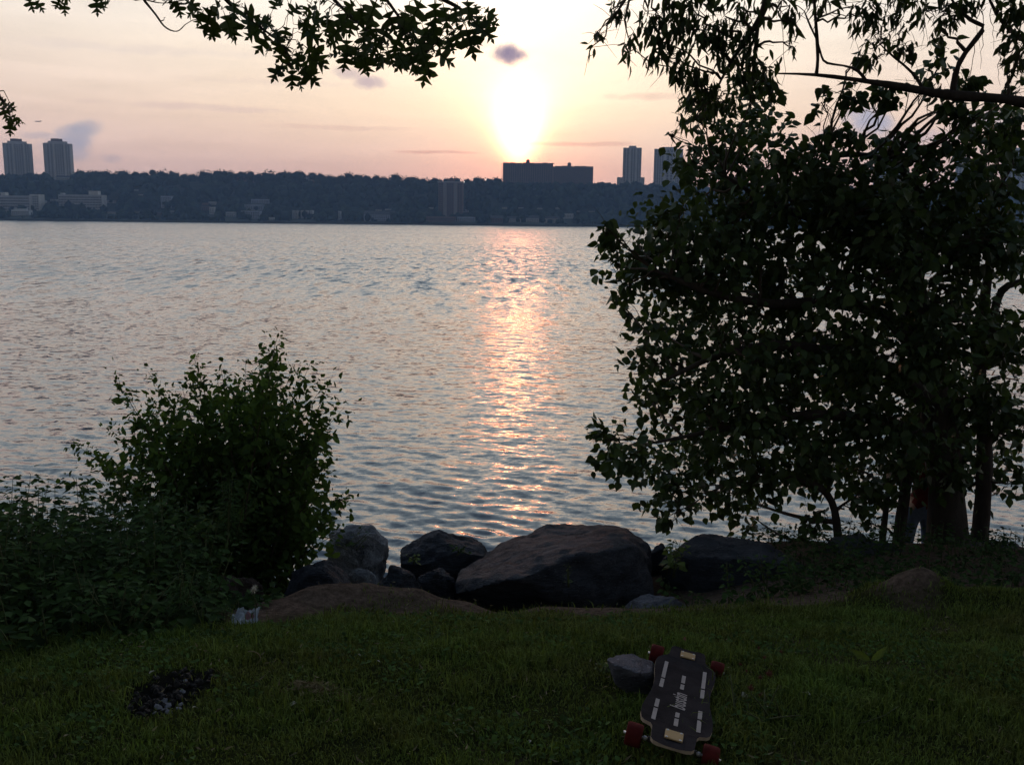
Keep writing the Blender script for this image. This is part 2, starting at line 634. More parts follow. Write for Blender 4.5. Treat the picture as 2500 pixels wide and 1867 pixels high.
def block(name, label, cat, x0, x1, yt, yb, d, clad, cols, rows, depth=16.0, roof='flat', extras=(), group=None, keep=0.75):
    """a far building seen between pixels x0..x1, roof line yt, lowest visible pixel yb, d metres out"""
    d = hill_hit((x0 + x1) / 2, yb, d)
    xa, xb, zt = site(x0, x1, yt, d)
    zb = min(hill_z((xa + xb) / 2, d), hill_z((xa + xb) / 2, d + depth)) - 1.0
    BRECTS.append((x0, x1, yt - 2, yt + (yb - yt) * keep, d))
    root = empty(name, ((xa + xb) / 2, d + depth / 2, zb), label, cat, group)
    w = xb - xa
    rh = 0.0
    if roof == 'gable': rh = min(5.0, 0.35 * (zt - zb), depth * 0.3)
    zw = zt - rh
    MB().box(((xa + xb) / 2, d + depth / 2, (zb + zw) / 2), (w, depth, zw - zb)).build('wall', CLAD[clad], root)
    if roof == 'gable':
        MB().gable(((xa + xb) / 2, d + depth / 2, zw + 0.02), (w + 1.0, depth + 1.0), rh).build('roof', M_ROOF, root)
    else:
        m = MB()
        for sx in (xa + 0.3, xb - 0.3):
            m.box((sx, d + depth / 2, zw + 0.4), (0.6, depth, 0.8))
        m.box(((xa + xb) / 2, d + 0.3, zw + 0.4), (w - 1.24, 0.6, 0.8))
        m.box(((xa + xb) / 2, d + depth - 0.3, zw + 0.4), (w - 1.24, 0.6, 0.8))
        m.build('parapet', CLAD[clad], root)
    if cols:
        zlow = site(x0, x1, yb, d)[2]
        windows(root, xa + 0.6, xb - 0.6, d, max(zb + 1.5, zlow - 4), zw - 0.9, cols, rows)
    for (kind, fx0, fx1, h, c) in extras:
        ex0, ex1 = xa + w * fx0, xa + w * fx1
        MB().box(((ex0 + ex1) / 2, d + depth * 0.45, zw + h / 2 + 0.02), (ex1 - ex0, depth * 0.5, h)).build(kind, CLAD[c], root)
    return root, (xa, xb, zb, zw)


def face_us(root):
    root.rotation_euler.z = -math.atan2(root.location.x, root.location.y)


def lobed_tower(x0, x1, yt, d, label):
    """square point block with cut corners, a projecting middle bay and a two step roof house"""
    xa, xb, zt = site(x0, x1, yt, d)
    dep = (xb - xa) * 0.85
    xa, xb, zt = site(x0, x1, yt, d + dep / 2)
    xm, w = (xa + xb) / 2, (xb - xa) * math.cos(math.atan2(xa + xb, 2 * d))
    xa, xb = xm - w / 2, xm + w / 2
    zb = hill_z(xm, d) - 2
    zw = zt - 7.0
    root = empty('apartment_tower', (xm, d + dep / 2, zb), label, 'tower', 'paired towers on the far ridge')
    face_us(root)
    BRECTS.append((x0, x1, yt - 2, yt + 78, d))
    c = w * 0.10
    pts = [(xa + c, d), (xb - c, d), (xb, d + c), (xb, d + dep - c), (xb - c, d + dep), (xa + c, d + dep), (xa, d + dep - c), (xa, d + c)]
    MB().prism(pts, zb, zw).build('wall', M_CONC, root)
    for k, (f0, f1) in enumerate(((0.0, 0.13), (0.87, 1.0))):
        MB().box((xa + w * (f0 + f1) / 2, d + dep / 2, (zb + zw) / 2 - 0.5), (w * (f1 - f0), dep * 0.6, zw - zb - 1.0)).build('side_bay', M_BRICK, root)
    MB().box((xm - w * 0.155, d - 0.7, (zb + zw) / 2), (w * 0.035, 1.4, zw - zb)).build('pier', M_CREAM, root)
    MB().box((xm + w * 0.21, d - 0.7, (zb + zw) / 2), (w * 0.035, 1.4, zw - zb)).build('pier', M_CREAM, root)
    MB().box((xm, d + dep / 2, zw + 1.6), (w * 0.66, dep * 0.7, 3.16)).build('roof_step', M_CONC, root)
    ph = MB().box((xm - w * 0.03, d + dep / 2, zw + 3.2 + 1.9), (w * 0.40, dep * 0.45, 3.76)).build('roof_house', M_BRICK, root)
    MB().box((xm - w * 0.05, d + dep * 0.5, zw + 7.3), (w * 0.2, dep * 0.2, 0.6)).build('roof_hatch', M_CONC, ph)
    windows(root, xm - w * 0.125, xm + w * 0.185, d, zb + 3, zw - 1.2, 4, 20)
    windows(root, xa + c + 0.4, xm - w * 0.18, d, zb + 3, zw - 1.2, 2, 20, (0.5, 0.45))
    windows(root, xm + w * 0.235, xb - c - 0.4, d, zb + 3, zw - 1.2, 2, 20, (0.5, 0.45))
lobed_tower(5, 77, 340, 1392, 'leftmost of the paired grey towers on the far ridge')
lobed_tower(104, 176, 340, 1402, 'grey ridge tower standing just right of its twin at the left edge')


def slim_tower(x0, x1, yt, d, label, podium=None, group='slim towers on the far ridge'):
    xa, xb, zt = site(x0, x1, yt, d)
    dep = min(xb - xa, 30) * 0.9
    xa, xb, zt = site(x0, x1, yt, d + dep / 2)
    xm, w = (xa + xb) / 2, (xb - xa) * math.cos(math.atan2(xa + xb, 2 * d))
    xa, xb = xm - w / 2, xm + w / 2
    zb = hill_z(xm, d) - 2
    zw = zt - 3.2
    BRECTS.append((x0, x1, yt - 2, yt + 80, d))
    root = empty('apartment_tower', (xm, d + dep / 2, zb), label, 'tower', group)
    face_us(root)
    MB().box((xm, d + dep / 2, (zb + zw) / 2), (w, dep, zw - zb)).build('wall', M_CONC, root)
    MB().box((xm, d + dep / 2, zw + 1.62), (w * 0.4, dep * 0.5, 3.2)).build('roof_house', M_CONC, root)
    MB().box((xm - w * 0.12, d - 0.35, (zb + zw) / 2 + 0.3), (w * 0.05, 0.7, zw - zb)).build('pier', M_CREAM, root)
    MB().box((xm + w * 0.22, d - 0.35, (zb + zw) / 2 + 0.3), (w * 0.05, 0.7, zw - zb)).build('pier', M_CREAM, root)
    nb = max(3, int(w / 4.5))
    windows(root, xa + 0.8, xm - w * 0.16, d, zb + 3, zw - 1.0, max(2, nb // 2), 26, (0.5, 0.5))
    windows(root, xm - w * 0.08, xm + w * 0.18, d, zb + 3, zw - 1.0, 2, 26, (0.5, 0.5))
    windows(root, xm + w * 0.26, xb - 0.8, d, zb + 3, zw - 1.0, max(2, nb // 2), 26, (0.5, 0.5))
    if podium:
        pa, pb, pz = site(podium[0], podium[1], podium[2], d)
        MB().box(((pa + xa) / 2 - 0.02, d + dep / 2, (zb + pz) / 2), (xa - pa, dep * 0.9, pz - zb)).build('podium', M_CONC, root)
        MB().box(((pb + xb) / 2 + 0.02, d + dep / 2, (zb + pz) / 2), (pb - xb, dep * 0.9, pz - zb)).build('podium', M_CONC, root)
slim_tower(1522, 1567, 357, 1400, 'slim grey tower on a low podium, next right of the long slab block', (1509, 1576, 433))
slim_tower(1598, 1668, 360, 1415, 'wide grey tower half hidden by the leaves of the right tree')
slim_tower(2138, 2205, 352, 1430, 'bluish tower glimpsed through the middle of the right tree')
slim_tower(2335, 2382, 385, 1450, 'low tower glimpsed through leaves between two taller ones')
slim_tower(2452, 2520, 362, 1440, 'tower glimpsed through leaves at the right edge of the picture')


def slab_block():
    d = 1385.0
    xa, xb, zt = site(1228, 1449, 398, d)
    w = xb - xa
    xs = xa + w * 0.555
    zr = site(1449, 1449, 406, d)[2]
    zb = hill_z((xa + xb) / 2, d) - 6
    BRECTS.append((1228, 1449, 394, 440, d))
    root = empty('slab_block', ((xa + xb) / 2, d + 11, zb), 'long slab apartment block on the ridge right below the sun', 'building')
    MB().box(((xa + xs) / 2, d + 11, (zb + zt - 1) / 2), (xs - xa, 22, zt - 1 - zb)).build('wall', M_BRICK, root)
    MB().box(((xs + xb) / 2 + 0.02, d + 11.5, (zb + zr - 1) / 2), (xb - xs, 21, zr - 1 - zb)).build('wall', M_BRICK, root)
    m = MB()
    for k in range(14):
        f = (k + 0.5) / 14
        x = xa + w * f
        top = (zt if x < xs else zr) - 1
        m = MB().box((x, d + 2.5, top + 0.52), (w / 14 - 0.7, 4.0, 1.0 + 0.5 * math.sin(k * 2.3)))
        m.build('roof_bay', M_BRICK, root)
    for px, h in ((1289, 5.2), (1391, 5.4)):
        x = site(px, px, 400, d)[0]
        top = (zt if x < xs else zr) - 1
        rh = MB().box((x, d + 11, top + h / 2), (5.2, 5.2, h)).build('roof_house', M_BRICK, root)
        MB().box((x, d + 11, top + h + 0.5), (3.0, 3.0, 0.96)).build('tank', M_ROOF, rh)
    floors = 12
    for k in range(floors):
        z = zb + 6 + (zt - zb - 8) * k / (floors - 1)
        b = MB().box((xa - 1.0, d + 8, z), (2.0, 9.0, 0.35)).build('balcony', M_CONC, root)
        MB().box((xa - 1.9, d + 8, z + 0.7), (0.15, 9.0, 1.0)).build('railing', M_CONC, b)
    windows(root, xa + 1, xs - 1, d, zb + 4, zt - 2.4, 22, floors, (0.5, 0.5))
    windows(root, xs + 1, xb - 1, d + 1.0, zb + 4, zr - 2.4, 18, floors, (0.5, 0.5))
slab_block()

# tower standing against the cliff face
def cliff_tower():
    d = 1262.0
    xa, xb, zt = site(1070, 1130, 446, d)
    xm, w = (xa + xb) / 2, xb - xa
    zb = hill_z(xm, d) - 2
    BRECTS.append((1068, 1132, 442, 520, d))
    root = empty('apartment_tower', (xm, d + 9, zb), 'brown tower with two pale strips standing against the wooded cliff', 'tower')
    MB().box((xm, d + 9, (zb + zt) / 2), (w, 18, zt - zb)).build('wall', M_BRICK, root)
    MB().box((xm, d + 8.5, zt + 0.62), (w + 2, 19.5, 1.2)).build('roof_slab', MATS.get('tan_panel', M_CONC), root)
    MB().box((xm, d + 9, zt + 3.0), (w * 0.3, 8, 3.5)).build('roof_house', M_BRICK, root)
    for f in (0.27, 0.70):
        MB().box((xa + w * f, d - 0.5, (zb + zt) / 2 - 0.1), (w * 0.13, 1.0, zt - zb - 0.3)).build('pale_strip', material('tan_panel', (0.36, 0.32, 0.29), 0.9, 0.1, 0.3), root)
    windows(root, xa + 0.8, xa + w * 0.19, d, zb + 3, zt - 1, 2, 16)
    windows(root, xa + w * 0.35, xa + w * 0.62, d, zb + 3, zt - 1, 3, 16)
    windows(root, xa + w * 0.78, xb - 0.8, d, zb + 3, zt - 1, 2, 16)
cliff_tower()

# buildings of the lower bank, left to right
B = block
B('apartment_block', 'long grey apartment block low on the far bank at the left edge', 'building', -30, 71, 479, 522, 1232, 'conc', 24, 6, extras=[('roof_house', 0.28, 0.40, 5, 'cream')])
B('apartment_block', 'pale cream end block on the far bank beside the left edge block', 'building', 72, 94, 476, 520, 1236, 'cream', 4, 7)
B('boat_house', 'small white two deck pavilion on the far waterline', 'building', 27, 71, 514, 527, 1212, 'white', 9, 2, depth=9, keep=1.0, extras=[('upper_deck', 0.1, 0.8, 2.2, 'white')])
B('house', 'bluish white house between the two long grey blocks', 'house', 95, 112, 484, 500, 1240, 'white', 3, 2, 10, 'gable')
B('house', 'small white house just left of the second long block', 'house', 122, 140, 482, 494, 1244, 'white', 3, 2, 10, 'gable')
B('apartment_block', 'long grey block with a pale roof house on the far bank', 'building', 142, 248, 477, 517, 1234, 'conc', 28, 6, extras=[('roof_house', 0.68, 0.90, 6.0, 'cream'), ('lift_house', 0.02, 0.08, 3.0, 'conc')])
B('house', 'low grey house right of the second long block', 'house', 250, 282, 485, 498, 1246, 'conc', 6, 2, 12, 'gable')
B('house', 'little white house high on the wooded slope', 'house', 326, 337, 461, 468, 1275, 'white', 2, 1, 8, 'gable', keep=1.0)
B('house', 'white gabled house below the little hillside house', 'house', 338, 349, 472, 480, 1270, 'white', 2, 1, 8, 'gable', keep=1.0)
B('row_house', 'pale low row house on the bank below the slope houses', 'house', 262, 284, 514, 523, 1220, 'cream', 5, 2, 9, 'gable')
B('row_house', 'grey low row house in the middle of the waterfront row', 'house', 328, 345, 513, 520, 1222, 'conc', 4, 2, 9, 'gable')
B('row_house', 'low brown row house near the pale tall gable', 'house', 374, 392, 516, 525, 1220, 'brick', 4, 2, 9, 'gable')
B('house', 'pale narrow house with a bright gable on the bank', 'house', 416, 424, 511, 520, 1221, 'white', 2, 2, 8, 'gable', keep=1.0)
B('terrace_block', 'dim blue terrace block stepping up behind the narrow pale house', 'building', 392, 418, 480, 508, 1248, 'blue', 6, 5)
B('church', 'brick hall with an arched front on the far bank', 'building', 490, 508, 497, 516, 1240, 'brick', 3, 4, 14, 'gable', extras=[('arched_gable', 0.1, 0.9, 4.5, 'brick')])
B('house', 'pale house right beside the arched brick hall', 'house', 511, 523, 507, 524, 1226, 'cream', 2, 3, 9, keep=1.0)
B('house', 'low grey house behind the pale house by the arched hall', 'house', 509, 527, 494, 502, 1246, 'conc', 4, 1, 9)
B('shed', 'white flat roofed shed on the far waterline', 'shed', 551, 575, 519, 530, 1215, 'white', 5, 2, 8, keep=1.0)
B('terrace_block', 'lowest tier of the three stepped blue grey terraces', 'building', 588, 634, 516, 534, 1218, 'blue', 8, 4, 12)
B('terrace_block', 'middle tier of the three stepped blue grey terraces', 'building', 597, 641, 501, 514, 1238, 'blue', 9, 3, 12)
B('terrace_block', 'top tier of the three stepped blue grey terraces', 'building', 613, 657, 488, 500, 1252, 'blue', 10, 3, 12)
B('boat_house', 'tiny white hut at the far waterline below the terraces', 'hut', 656, 671, 532, 536, 1208, 'white', 3, 1, 6, keep=1.0)
for k, px in enumerate((713, 721, 734, 746, 757)):
    B('town_house', ['first', 'second', 'third', 'fourth', 'last'][k] + ' of five narrow pale town houses in a waterfront row, counted from the left', 'house',
      px, px + 6, 515, 535, 1216, 'conc', 1, 5, 10, group='narrow waterfront town houses', keep=0.9)
B('town_house', 'single thin pale house well right of the row of five', 'house', 826, 831, 517, 535, 1216, 'conc', 1, 4, 9)
B('mall', 'broad low gabled hall on the far bank left of the cliff tower', 'building', 888, 962, 515, 540, 1222, 'blue', 14, 3, 22, 'gable')
B('gable_house', 'pale dormer house behind the broad gabled hall', 'house', 917, 931, 509, 517, 1246, 'cream', 2, 1, 9, 'gable', keep=1.0)
B('gable_house', 'second pale dormer house behind the right end of the broad hall', 'house', 940, 956, 508, 514, 1250, 'cream', 3, 1, 9, 'gable', keep=1.0)
B('warehouse', 'long low shed at the foot of the cliff tower', 'shed', 1040, 1112, 530, 541, 1214, 'brick', 16, 2, 10)
B('warehouse', 'shorter low shed right of the cliff tower foot', 'shed', 1116, 1160, 531, 541, 1215, 'blue', 9, 2, 10)
B('house', 'white house with steep gable right of the cliff tower', 'house', 1132, 1144, 507, 518, 1244, 'white', 2, 2, 9, 'gable', keep=1.0)
B('house', 'grey house left of the cliff tower on the slope', 'house', 1046, 1058, 503, 511, 1252, 'cream', 2, 1, 9, 'gable', keep=1.0)
for k, (px, w, c) in enumerate(((1198, 30, 'brick'), (1238, 34, 'conc'), (1284, 32, 'conc'), (1328, 38, 'cream'))):
    B('condominium', ['brown', 'first grey', 'second grey', 'cream'][k] + ' gabled condominium on the waterfront below the slab block', 'building',
      px, px + w, 526 + k % 2 * 2, 544, 1216, c, 7, 3, 14, 'gable', group='gabled waterfront condominiums')
    B('dormer_house', ['first', 'second', 'third', 'last'][k] + ' small pale house on the slope above the condominiums, counted from the left', 'house',
      px + 28, px + 28 + 12, 503 + (k % 3), 511 + (k % 3), 1254, 'cream', 2, 1, 9, 'gable', group='small slope houses', keep=1.0)
B('pavilion', 'white flat pavilion at the right end of the condominiums', 'building', 1374, 1400, 523, 534, 1214, 'white', 6, 2, 9, keep=1.0)
B('house', 'pale house on the slope right of the condominiums', 'house', 1404, 1416, 512, 518, 1246, 'cream', 2, 1, 8, 'gable', keep=1.0)
B('house', 'another pale slope house near the right tree leaves', 'house', 1436, 1452, 513, 519, 1246, 'cream', 3, 1, 8, 'gable', keep=1.0)
# houses along the top of the ridge
for (x0, x1, yt, yb, c, lab) in [
        (86, 106, 428, 434, 'brick', 'low house on the ridge between the paired towers'),
        (136, 172, 429, 436, 'cream', 'long low roof on the ridge below the second paired tower'),
        (256, 297, 426, 434, 'cream', 'long pale ridge house, first right of the paired towers'),
        (324, 340, 424, 431, 'conc', 'small grey ridge house in a gap of the trees'),
        (445, 488, 430, 437, 'white', 'long white ridge house near the middle of the tree line'),
        (574, 606, 427, 437, 'brick', 'brown gabled ridge house under round tree crowns'),
        (612, 648, 430, 438, 'brick', 'second brown ridge house beside the brown gabled one'),
        (712, 760, 431, 441, 'conc', 'grey ridge house left of the bright lamp'),
        (812, 856, 435, 444, 'brick', 'brown ridge house in the darker tree line'),
        (960, 990, 440, 446, 'conc', 'grey ridge house left of the cliff tower'),
        (1140, 1168, 443, 450, 'conc', 'grey ridge house right of the cliff tower'),
        (1183, 1201, 444, 449, 'cream', 'pale ridge house just left of the slab block')]:
    B('ridge_house', lab, 'house', x0, x1, yt, yb, 1374, c, max(2, (x1 - x0) // 5), 1, 10, 'gable' if (x1 - x0) < 40 else 'flat', keep=1.0, group='houses along the far ridge')

# lamps that are already lit on the ridge
def ridge_lamp(px, py, label):
    d = 1366.0
    p = P(px, py, d)
    zb = hill_z(p.x, d)
    root = empty('street_lamp', (p.x, d, zb), label, 'lamp', 'lit lamps on the far ridge')
    MB().tube([(p.x, d, zb - 1), (p.x, d, p.z + 0.7)], 0.15, 6).build('pole', M_ROOF, root)
    m = bpy.data.materials.get('lamp_glow')
    if m is None:
        m = bpy.data.materials.new('lamp_glow'); m.use_nodes = True
        m.node_tree.nodes['Principled BSDF'].inputs['Emission Color'].default_value = (1.0, 0.92, 0.82, 1)
        m.node_tree.nodes['Principled BSDF'].inputs['Emission Strength'].default_value = 2.2
    MB().lathe((p.x, d - 0.4, p.z - 0.9), [(0.3, 0), (1.0, 0.5), (1.1, 0.9), (0.9, 1.4), (0.2, 1.8)], 10).build('lamp_globe', m, root, True)
    BRECTS.append((px - 4, px + 4, py - 4, py + 4, d))
ridge_lamp(760, 433, 'bright white lamp on the ridge above the middle of the far bank')
ridge_lamp(1133, 445, 'lit lamp on the ridge above the cliff tower')
ridge_lamp(1187, 439, 'lit lamp on the ridge just left of the slab block')


# ------------------------------------------------------------------ far trees
M_FARLEAF = material('far_foliage', (0.030, 0.042, 0.022), 0.95, 0.45, 0.12, objvar=0.55, spec=0.1)
M_FARTRUNK = material('far_bark', (0.07, 0.055, 0.045), 0.95, 0.3, 0.5)

def ico(sub):
    bm = bmesh.new()
    bmesh.ops.create_icosphere(bm, subdivisions=sub, radius=1.0)
    V = np.array([v.co[:] for v in bm.verts]); F = np.array([[v.index for v in f.verts] for f in bm.faces])
    bm.free()
    return V, F
ICO1, ICO2, ICO3 = ico(1), ico(2), ico(3)

def lumpy(base, seed, amp=0.35, freq=1.6):
    V, F = base
    out = []
    for v in V:
        p = Vector(v)
        n = mnoise.noise(p * freq + Vector((seed * 3.7, seed * 1.3, 0))) * amp + mnoise.noise(p * freq * 2.7 + Vector((0, seed * 2.1, 9))) * amp * 0.6
        out.append(p * (1 + n))
    return np.array([o[:] for o in out]), F

def far_crown(seed, leafy=260):
    """unit crown: lumpy clumps plus loose sprays that break up the outline"""
    rng = np.random.default_rng(seed)
    VV, FF, n = [], [], 0
    for k in range(9):
        u = rng.normal(size=3); u /= np.linalg.norm(u)
        c = u * np.array([0.55, 0.55, 0.36]) * rng.random() ** 0.4
        if k == 0: c = np.zeros(3)
        s = rng.uniform(0.34, 0.52) if k else 0.6
        V, F = lumpy(ICO2, seed * 11 + k, 0.45, 1.9)
        V = V * np.array([s, s, s * 0.78]) + c
        VV.append(V); FF.append(F + n); n += len(V)
    for k in range(leafy):
        u = rng.normal(size=3); u /= np.linalg.norm(u)
        c = u * np.array([0.98, 0.98, 0.72]) * rng.uniform(0.72, 1.06)
        a, b = rng.normal(size=3) * 0.07, rng.normal(size=3) * 0.07
        VV.append(np.array([c + a, c + b, c - a * 0.8 - b * 0.5])); FF.append(np.array([[n, n + 1, n + 2]])); n += 3
    return np.concatenate(VV), np.concatenate(FF)
CROWNS = [far_crown(s) for s in range(6)]

def far_trees():
    rng = np.random.default_rng(21)
    metas = [mesh_np('crown', V, F, True) for V, F in CROWNS]
    for me in metas: me.materials.append(M_FARLEAF)
    tr = MB().tube([(0, 0, -1.6), (0.02, 0, -0.9), (0.0, 0.02, 0.1)], [0.09, 0.07, 0.04], 6)
    tr.tube([(0, 0, -0.6), (0.3, 0.1, 0.0)], [0.05, 0.03], 5).tube([(0, 0, -0.5), (-0.28, -0.1, 0.05)], [0.045, 0.03], 5)
    trm = tr.mesh('trunk'); trm.materials.append(M_FARTRUNK)
    # the trees that stand out along the skyline: pixel x, top pixel, crown width in pixels
    marks = [(-8, 422, 24), (14, 426, 20), (90, 421, 20), (100, 423, 12), (194, 410, 32), (222, 413, 26), (240, 414, 24), (262, 413, 24), (282, 421, 20), (298, 410, 30),
             (330, 416, 22), (354, 417, 16), (372, 413, 12), (403, 410, 44), (424, 417, 24), (452, 420, 22), (470, 421, 24), (500, 411, 30), (538, 411, 38), (562, 414, 24), (590, 417, 18),
             (610, 414, 18), (632, 420, 26), (656, 411, 36), (694, 414, 32), (715, 419, 10), (731, 414, 26), (762, 418, 16), (782, 419, 24), (806, 424, 22),
             (832, 425, 26), (854, 418, 26), (874, 424, 20), (892, 424, 22), (918, 424, 24), (938, 429, 18), (966, 421, 30), (992, 427, 26), (1010, 428, 26),
             (1034, 430, 26), (1062, 431, 28), (1090, 433, 12), (1110, 429, 32), (1140, 434, 12), (1168, 429, 26), (1192, 431, 20), (1212, 430, 26),
             (1457, 443, 22), (1482, 446, 30), (1504, 449, 18), (1585, 447, 22), (1680, 448, 26), (1720, 450, 30), (1765, 449, 30),
             (1815, 450, 34), (1865, 451, 30), (1910, 452, 30), (1960, 451, 34), (2010, 453, 30), (2060, 452, 34), (2110, 453, 30), (2225, 455, 34), (2275, 454, 30), (2325, 456, 30), (2405, 456, 34), (2440, 457, 28), (2530, 458, 40)]
    words = ['first', 'second', 'third', 'fourth', 'fifth', 'sixth', 'seventh', 'eighth', 'ninth', 'tenth', 'eleventh', 'twelfth', 'thirteenth', 'fourteenth', 'fifteenth',
             'sixteenth', 'seventeenth', 'eighteenth', 'nineteenth', 'twentieth', 'twenty-first', 'twenty-second', 'twenty-third', 'twenty-fourth', 'twenty-fifth',
             'twenty-sixth', 'twenty-seventh', 'twenty-eighth', 'twenty-ninth', 'thirtieth', 'thirty-first', 'thirty-second', 'thirty-third', 'thirty-fourth',
             'thirty-fifth', 'thirty-sixth', 'thirty-seventh', 'thirty-eighth', 'thirty-ninth', 'fortieth', 'forty-first', 'forty-second', 'forty-third', 'forty-fourth', 'forty-fifth']
    cnt = {}
    for k, (px, pt, pw) in enumerate(marks):
        zone = ('at the left edge beside the paired towers' if px < 80 else 'between the paired towers' if px < 110 else 'on the skyline right of the paired towers' if px < 1220
                else 'on the ridge right of the slab block' if px < 1640 else 'on the ridge behind the right tree')
        cnt[zone] = cnt.get(zone, 0) + 1
        d = 1362.0 + (k % 3) * 4
        top = P(px, pt, d)
        w = pw / FPX * d * 0.76
        h = w * rng.uniform(0.95, 1.25)
        gz = hill_z(top.x, d)
        size = {True: 'wide round', False: 'small'}[pw >= 26]
        root = empty('ridge_tree', (top.x, d, gz), '%s dark tree %s, %s from the left' % (size, zone, words[cnt[zone] - 1]), 'tree', 'trees along the far ridge')
        cz = top.z - h * 0.84
        c = bpy.data.objects.new('crown', metas[k % 6]); COL.objects.link(c); c.parent = root
        c.location = (0, 0, cz - gz); c.scale = (w, w, h); c.rotation_euler = (0, 0, rng.uniform(0, 6.28))
        b = bpy.data.objects.new('trunk', trm); COL.objects.link(b); b.parent = root
        hh = max(3.0, cz - gz)
        b.location = (0, 0, hh); b.scale = (hh / 1.6 * 0.6, hh / 1.6 * 0.6, hh / 1.5)
    # the wood that clothes the cliff and the shore: one mass
    lo = [lumpy(ICO1, s, 0.6, 1.7) for s in range(14)] + [lumpy(ICO2, s, 0.55, 1.9) for s in range(3)]
    VV, FF, n = [], [], 0
    tries = 0
    cnt = 0
    while cnt < 5200 and tries < 60000:
        tries += 1
        d = 1204 + 176 * rng.random() ** 0.9
        x = rng.uniform(-0.62, 0.62) * d
        s = rng.uniform(2.6, 7.4) * (0.62 if d < 1222 else 1.0)
        gz = hill_z(x, d)
        cz = gz + s * rng.uniform(0.5, 0.95)
        # pixel footprint (roll is small)
        v = CAMR.transposed() @ (Vector((x, d, cz + s)) - Vector((0, 0, EYE)))
        px, py = 1250 + FPX * v.x / -v.z, 933.5 - FPX * v.y / -v.z
        pr = s / d * FPX
        hit = False
        for (x0, x1, y0, y1, bd) in BRECTS:
            if d < bd + 14 and x0 - pr * 0.8 < px < x1 + pr * 0.8 and py < y1 and (d < bd or x0 < px < x1) and py + 2.4 * pr > y0:
                if d > bd - 2 and py > y0 + 2: continue
                hit = True; break
        if hit: continue
        if d > 1352 and py < 432 + 0.012 * px: cz -= 2.0
        V, F = lo[rng.integers(len(lo))]
        a = rng.uniform(0, 6.28)
        ca, sa = math.cos(a), math.sin(a)
        W = np.stack([V[:, 0] * ca - V[:, 1] * sa, V[:, 0] * sa + V[:, 1] * ca, V[:, 2] * rng.uniform(0.8, 1.15)], 1) * s + np.array([x, d, cz])
        VV.append(W); FF.append(F + n); n += len(W); cnt += 1
    xk, yk = [-100, 0, 700, 1000, 1220, 1450, 1700, 2600], [424, 425, 427, 435, 441, 450, 454, 464]
    for px in np.arange(-40, 2560, 6.0):
        d = 1356 + rng.uniform(0, 8)
        s = rng.uniform(5.0, 7.5)
        tp = P(px + rng.uniform(-3, 3), np.interp(px, xk, yk) + rng.uniform(0, 7), d)
        pr = s / d * FPX
        if any(x0 - pr * 0.7 < px < x1 + pr * 0.7 and np.interp(px, xk, yk) < y1 and bd > d for (x0, x1, y0, y1, bd) in BRECTS if y1 < 450 and y0 > 420): continue
        V, F = lo[rng.integers(len(lo))]
        W = V * s + np.array([tp.x, d, tp.z - s])
        VV.append(W); FF.append(F + n); n += len(W)
    o = link('wood', mesh_np('wood', np.concatenate(VV), np.concatenate(FF), True), M_FARLEAF)
    tag(o, 'dense dark wood covering the cliff and shore across the river', 'woodland', kind='stuff')
far_trees()

# ------------------------------------------------------------------ evening haze over the river
def build_haze():
    m = bpy.data.materials.new('evening_haze')
    m.use_nodes = True
    t = m.node_tree
    t.nodes.clear()
    out = t.nodes.new('ShaderNodeOutputMaterial')
    pv = t.nodes.new('ShaderNodeVolumePrincipled')
    pv.inputs['Color'].default_value = (0.36, 0.60, 1.0, 1)
    pv.inputs['Density'].default_value = HAZE
    pv.inputs['Anisotropy'].default_value = 0.3
    t.links.new(pv.outputs[0], out.inputs['Volume'])
    o = MB().box((0, 1150, 65), (5600, 2500, 152)).build('haze', m)
    tag(o, 'thin bluish evening haze lying over the river', 'haze', kind='stuff')
HAZE = 0.00024
build_haze()

# ------------------------------------------------------------------ near bank
PY = np.array([-130, -40, -6, 0, 1, 2, 2.76, 3.55, 4.5, 5.5, 6.5, 8.5, 10, 12, 16, 42], float)
PZ = np.array([6.5, 4.4, 3.4, 3.15, 3.09, 3.0, 2.925, 2.815, 2.57, 2.2, 1.75, 1.15, 0.4, -0.6, -1.5, -4.5], float)
PM = np.gradient(PZ, PY)

def sstep(a, b, v):
    t = np.clip((v - a) / (b - a), 0, 1)
    return t * t * (3 - 2 * t)

def prof(y):
    y = np.clip(y, PY[0], PY[-1])
    i = np.clip(np.searchsorted(PY, y) - 1, 0, len(PY) - 2)
    h = PY[i + 1] - PY[i]
    t = (y - PY[i]) / h
    return ((2*t**3 - 3*t**2 + 1) * PZ[i] + (t**3 - 2*t**2 + t) * h * PM[i] + (-2*t**3 + 3*t**2) * PZ[i+1] + (t**3 - t**2) * h * PM[i+1])

def px_x(px, d, py=1480):
    return P(px, py, d).x
RIDGE = [(px_x(650, 5.0), 4.95, 0.05), (px_x(720, 5.15), 5.15, 0.10), (px_x(800, 5.3), 5.3, 0.20), (px_x(900, 5.4), 5.4, 0.23), (px_x(1000, 5.4), 5.4, 0.20),
         (px_x(1090, 5.45), 5.45, 0.12), (px_x(1180, 5.4), 5.4, 0.03), (px_x(1330, 5.4), 5.4, 0.07), (px_x(1480, 5.4), 5.4, 0.05), (px_x(1640, 5.4), 5.4, 0.02),
         (px_x(1760, 5.5), 5.5, 0.0), (px_x(1980, 5.5), 5.5, 0.02)]
MOUND = (px_x(2245, 5.25, 1420), 5.25)

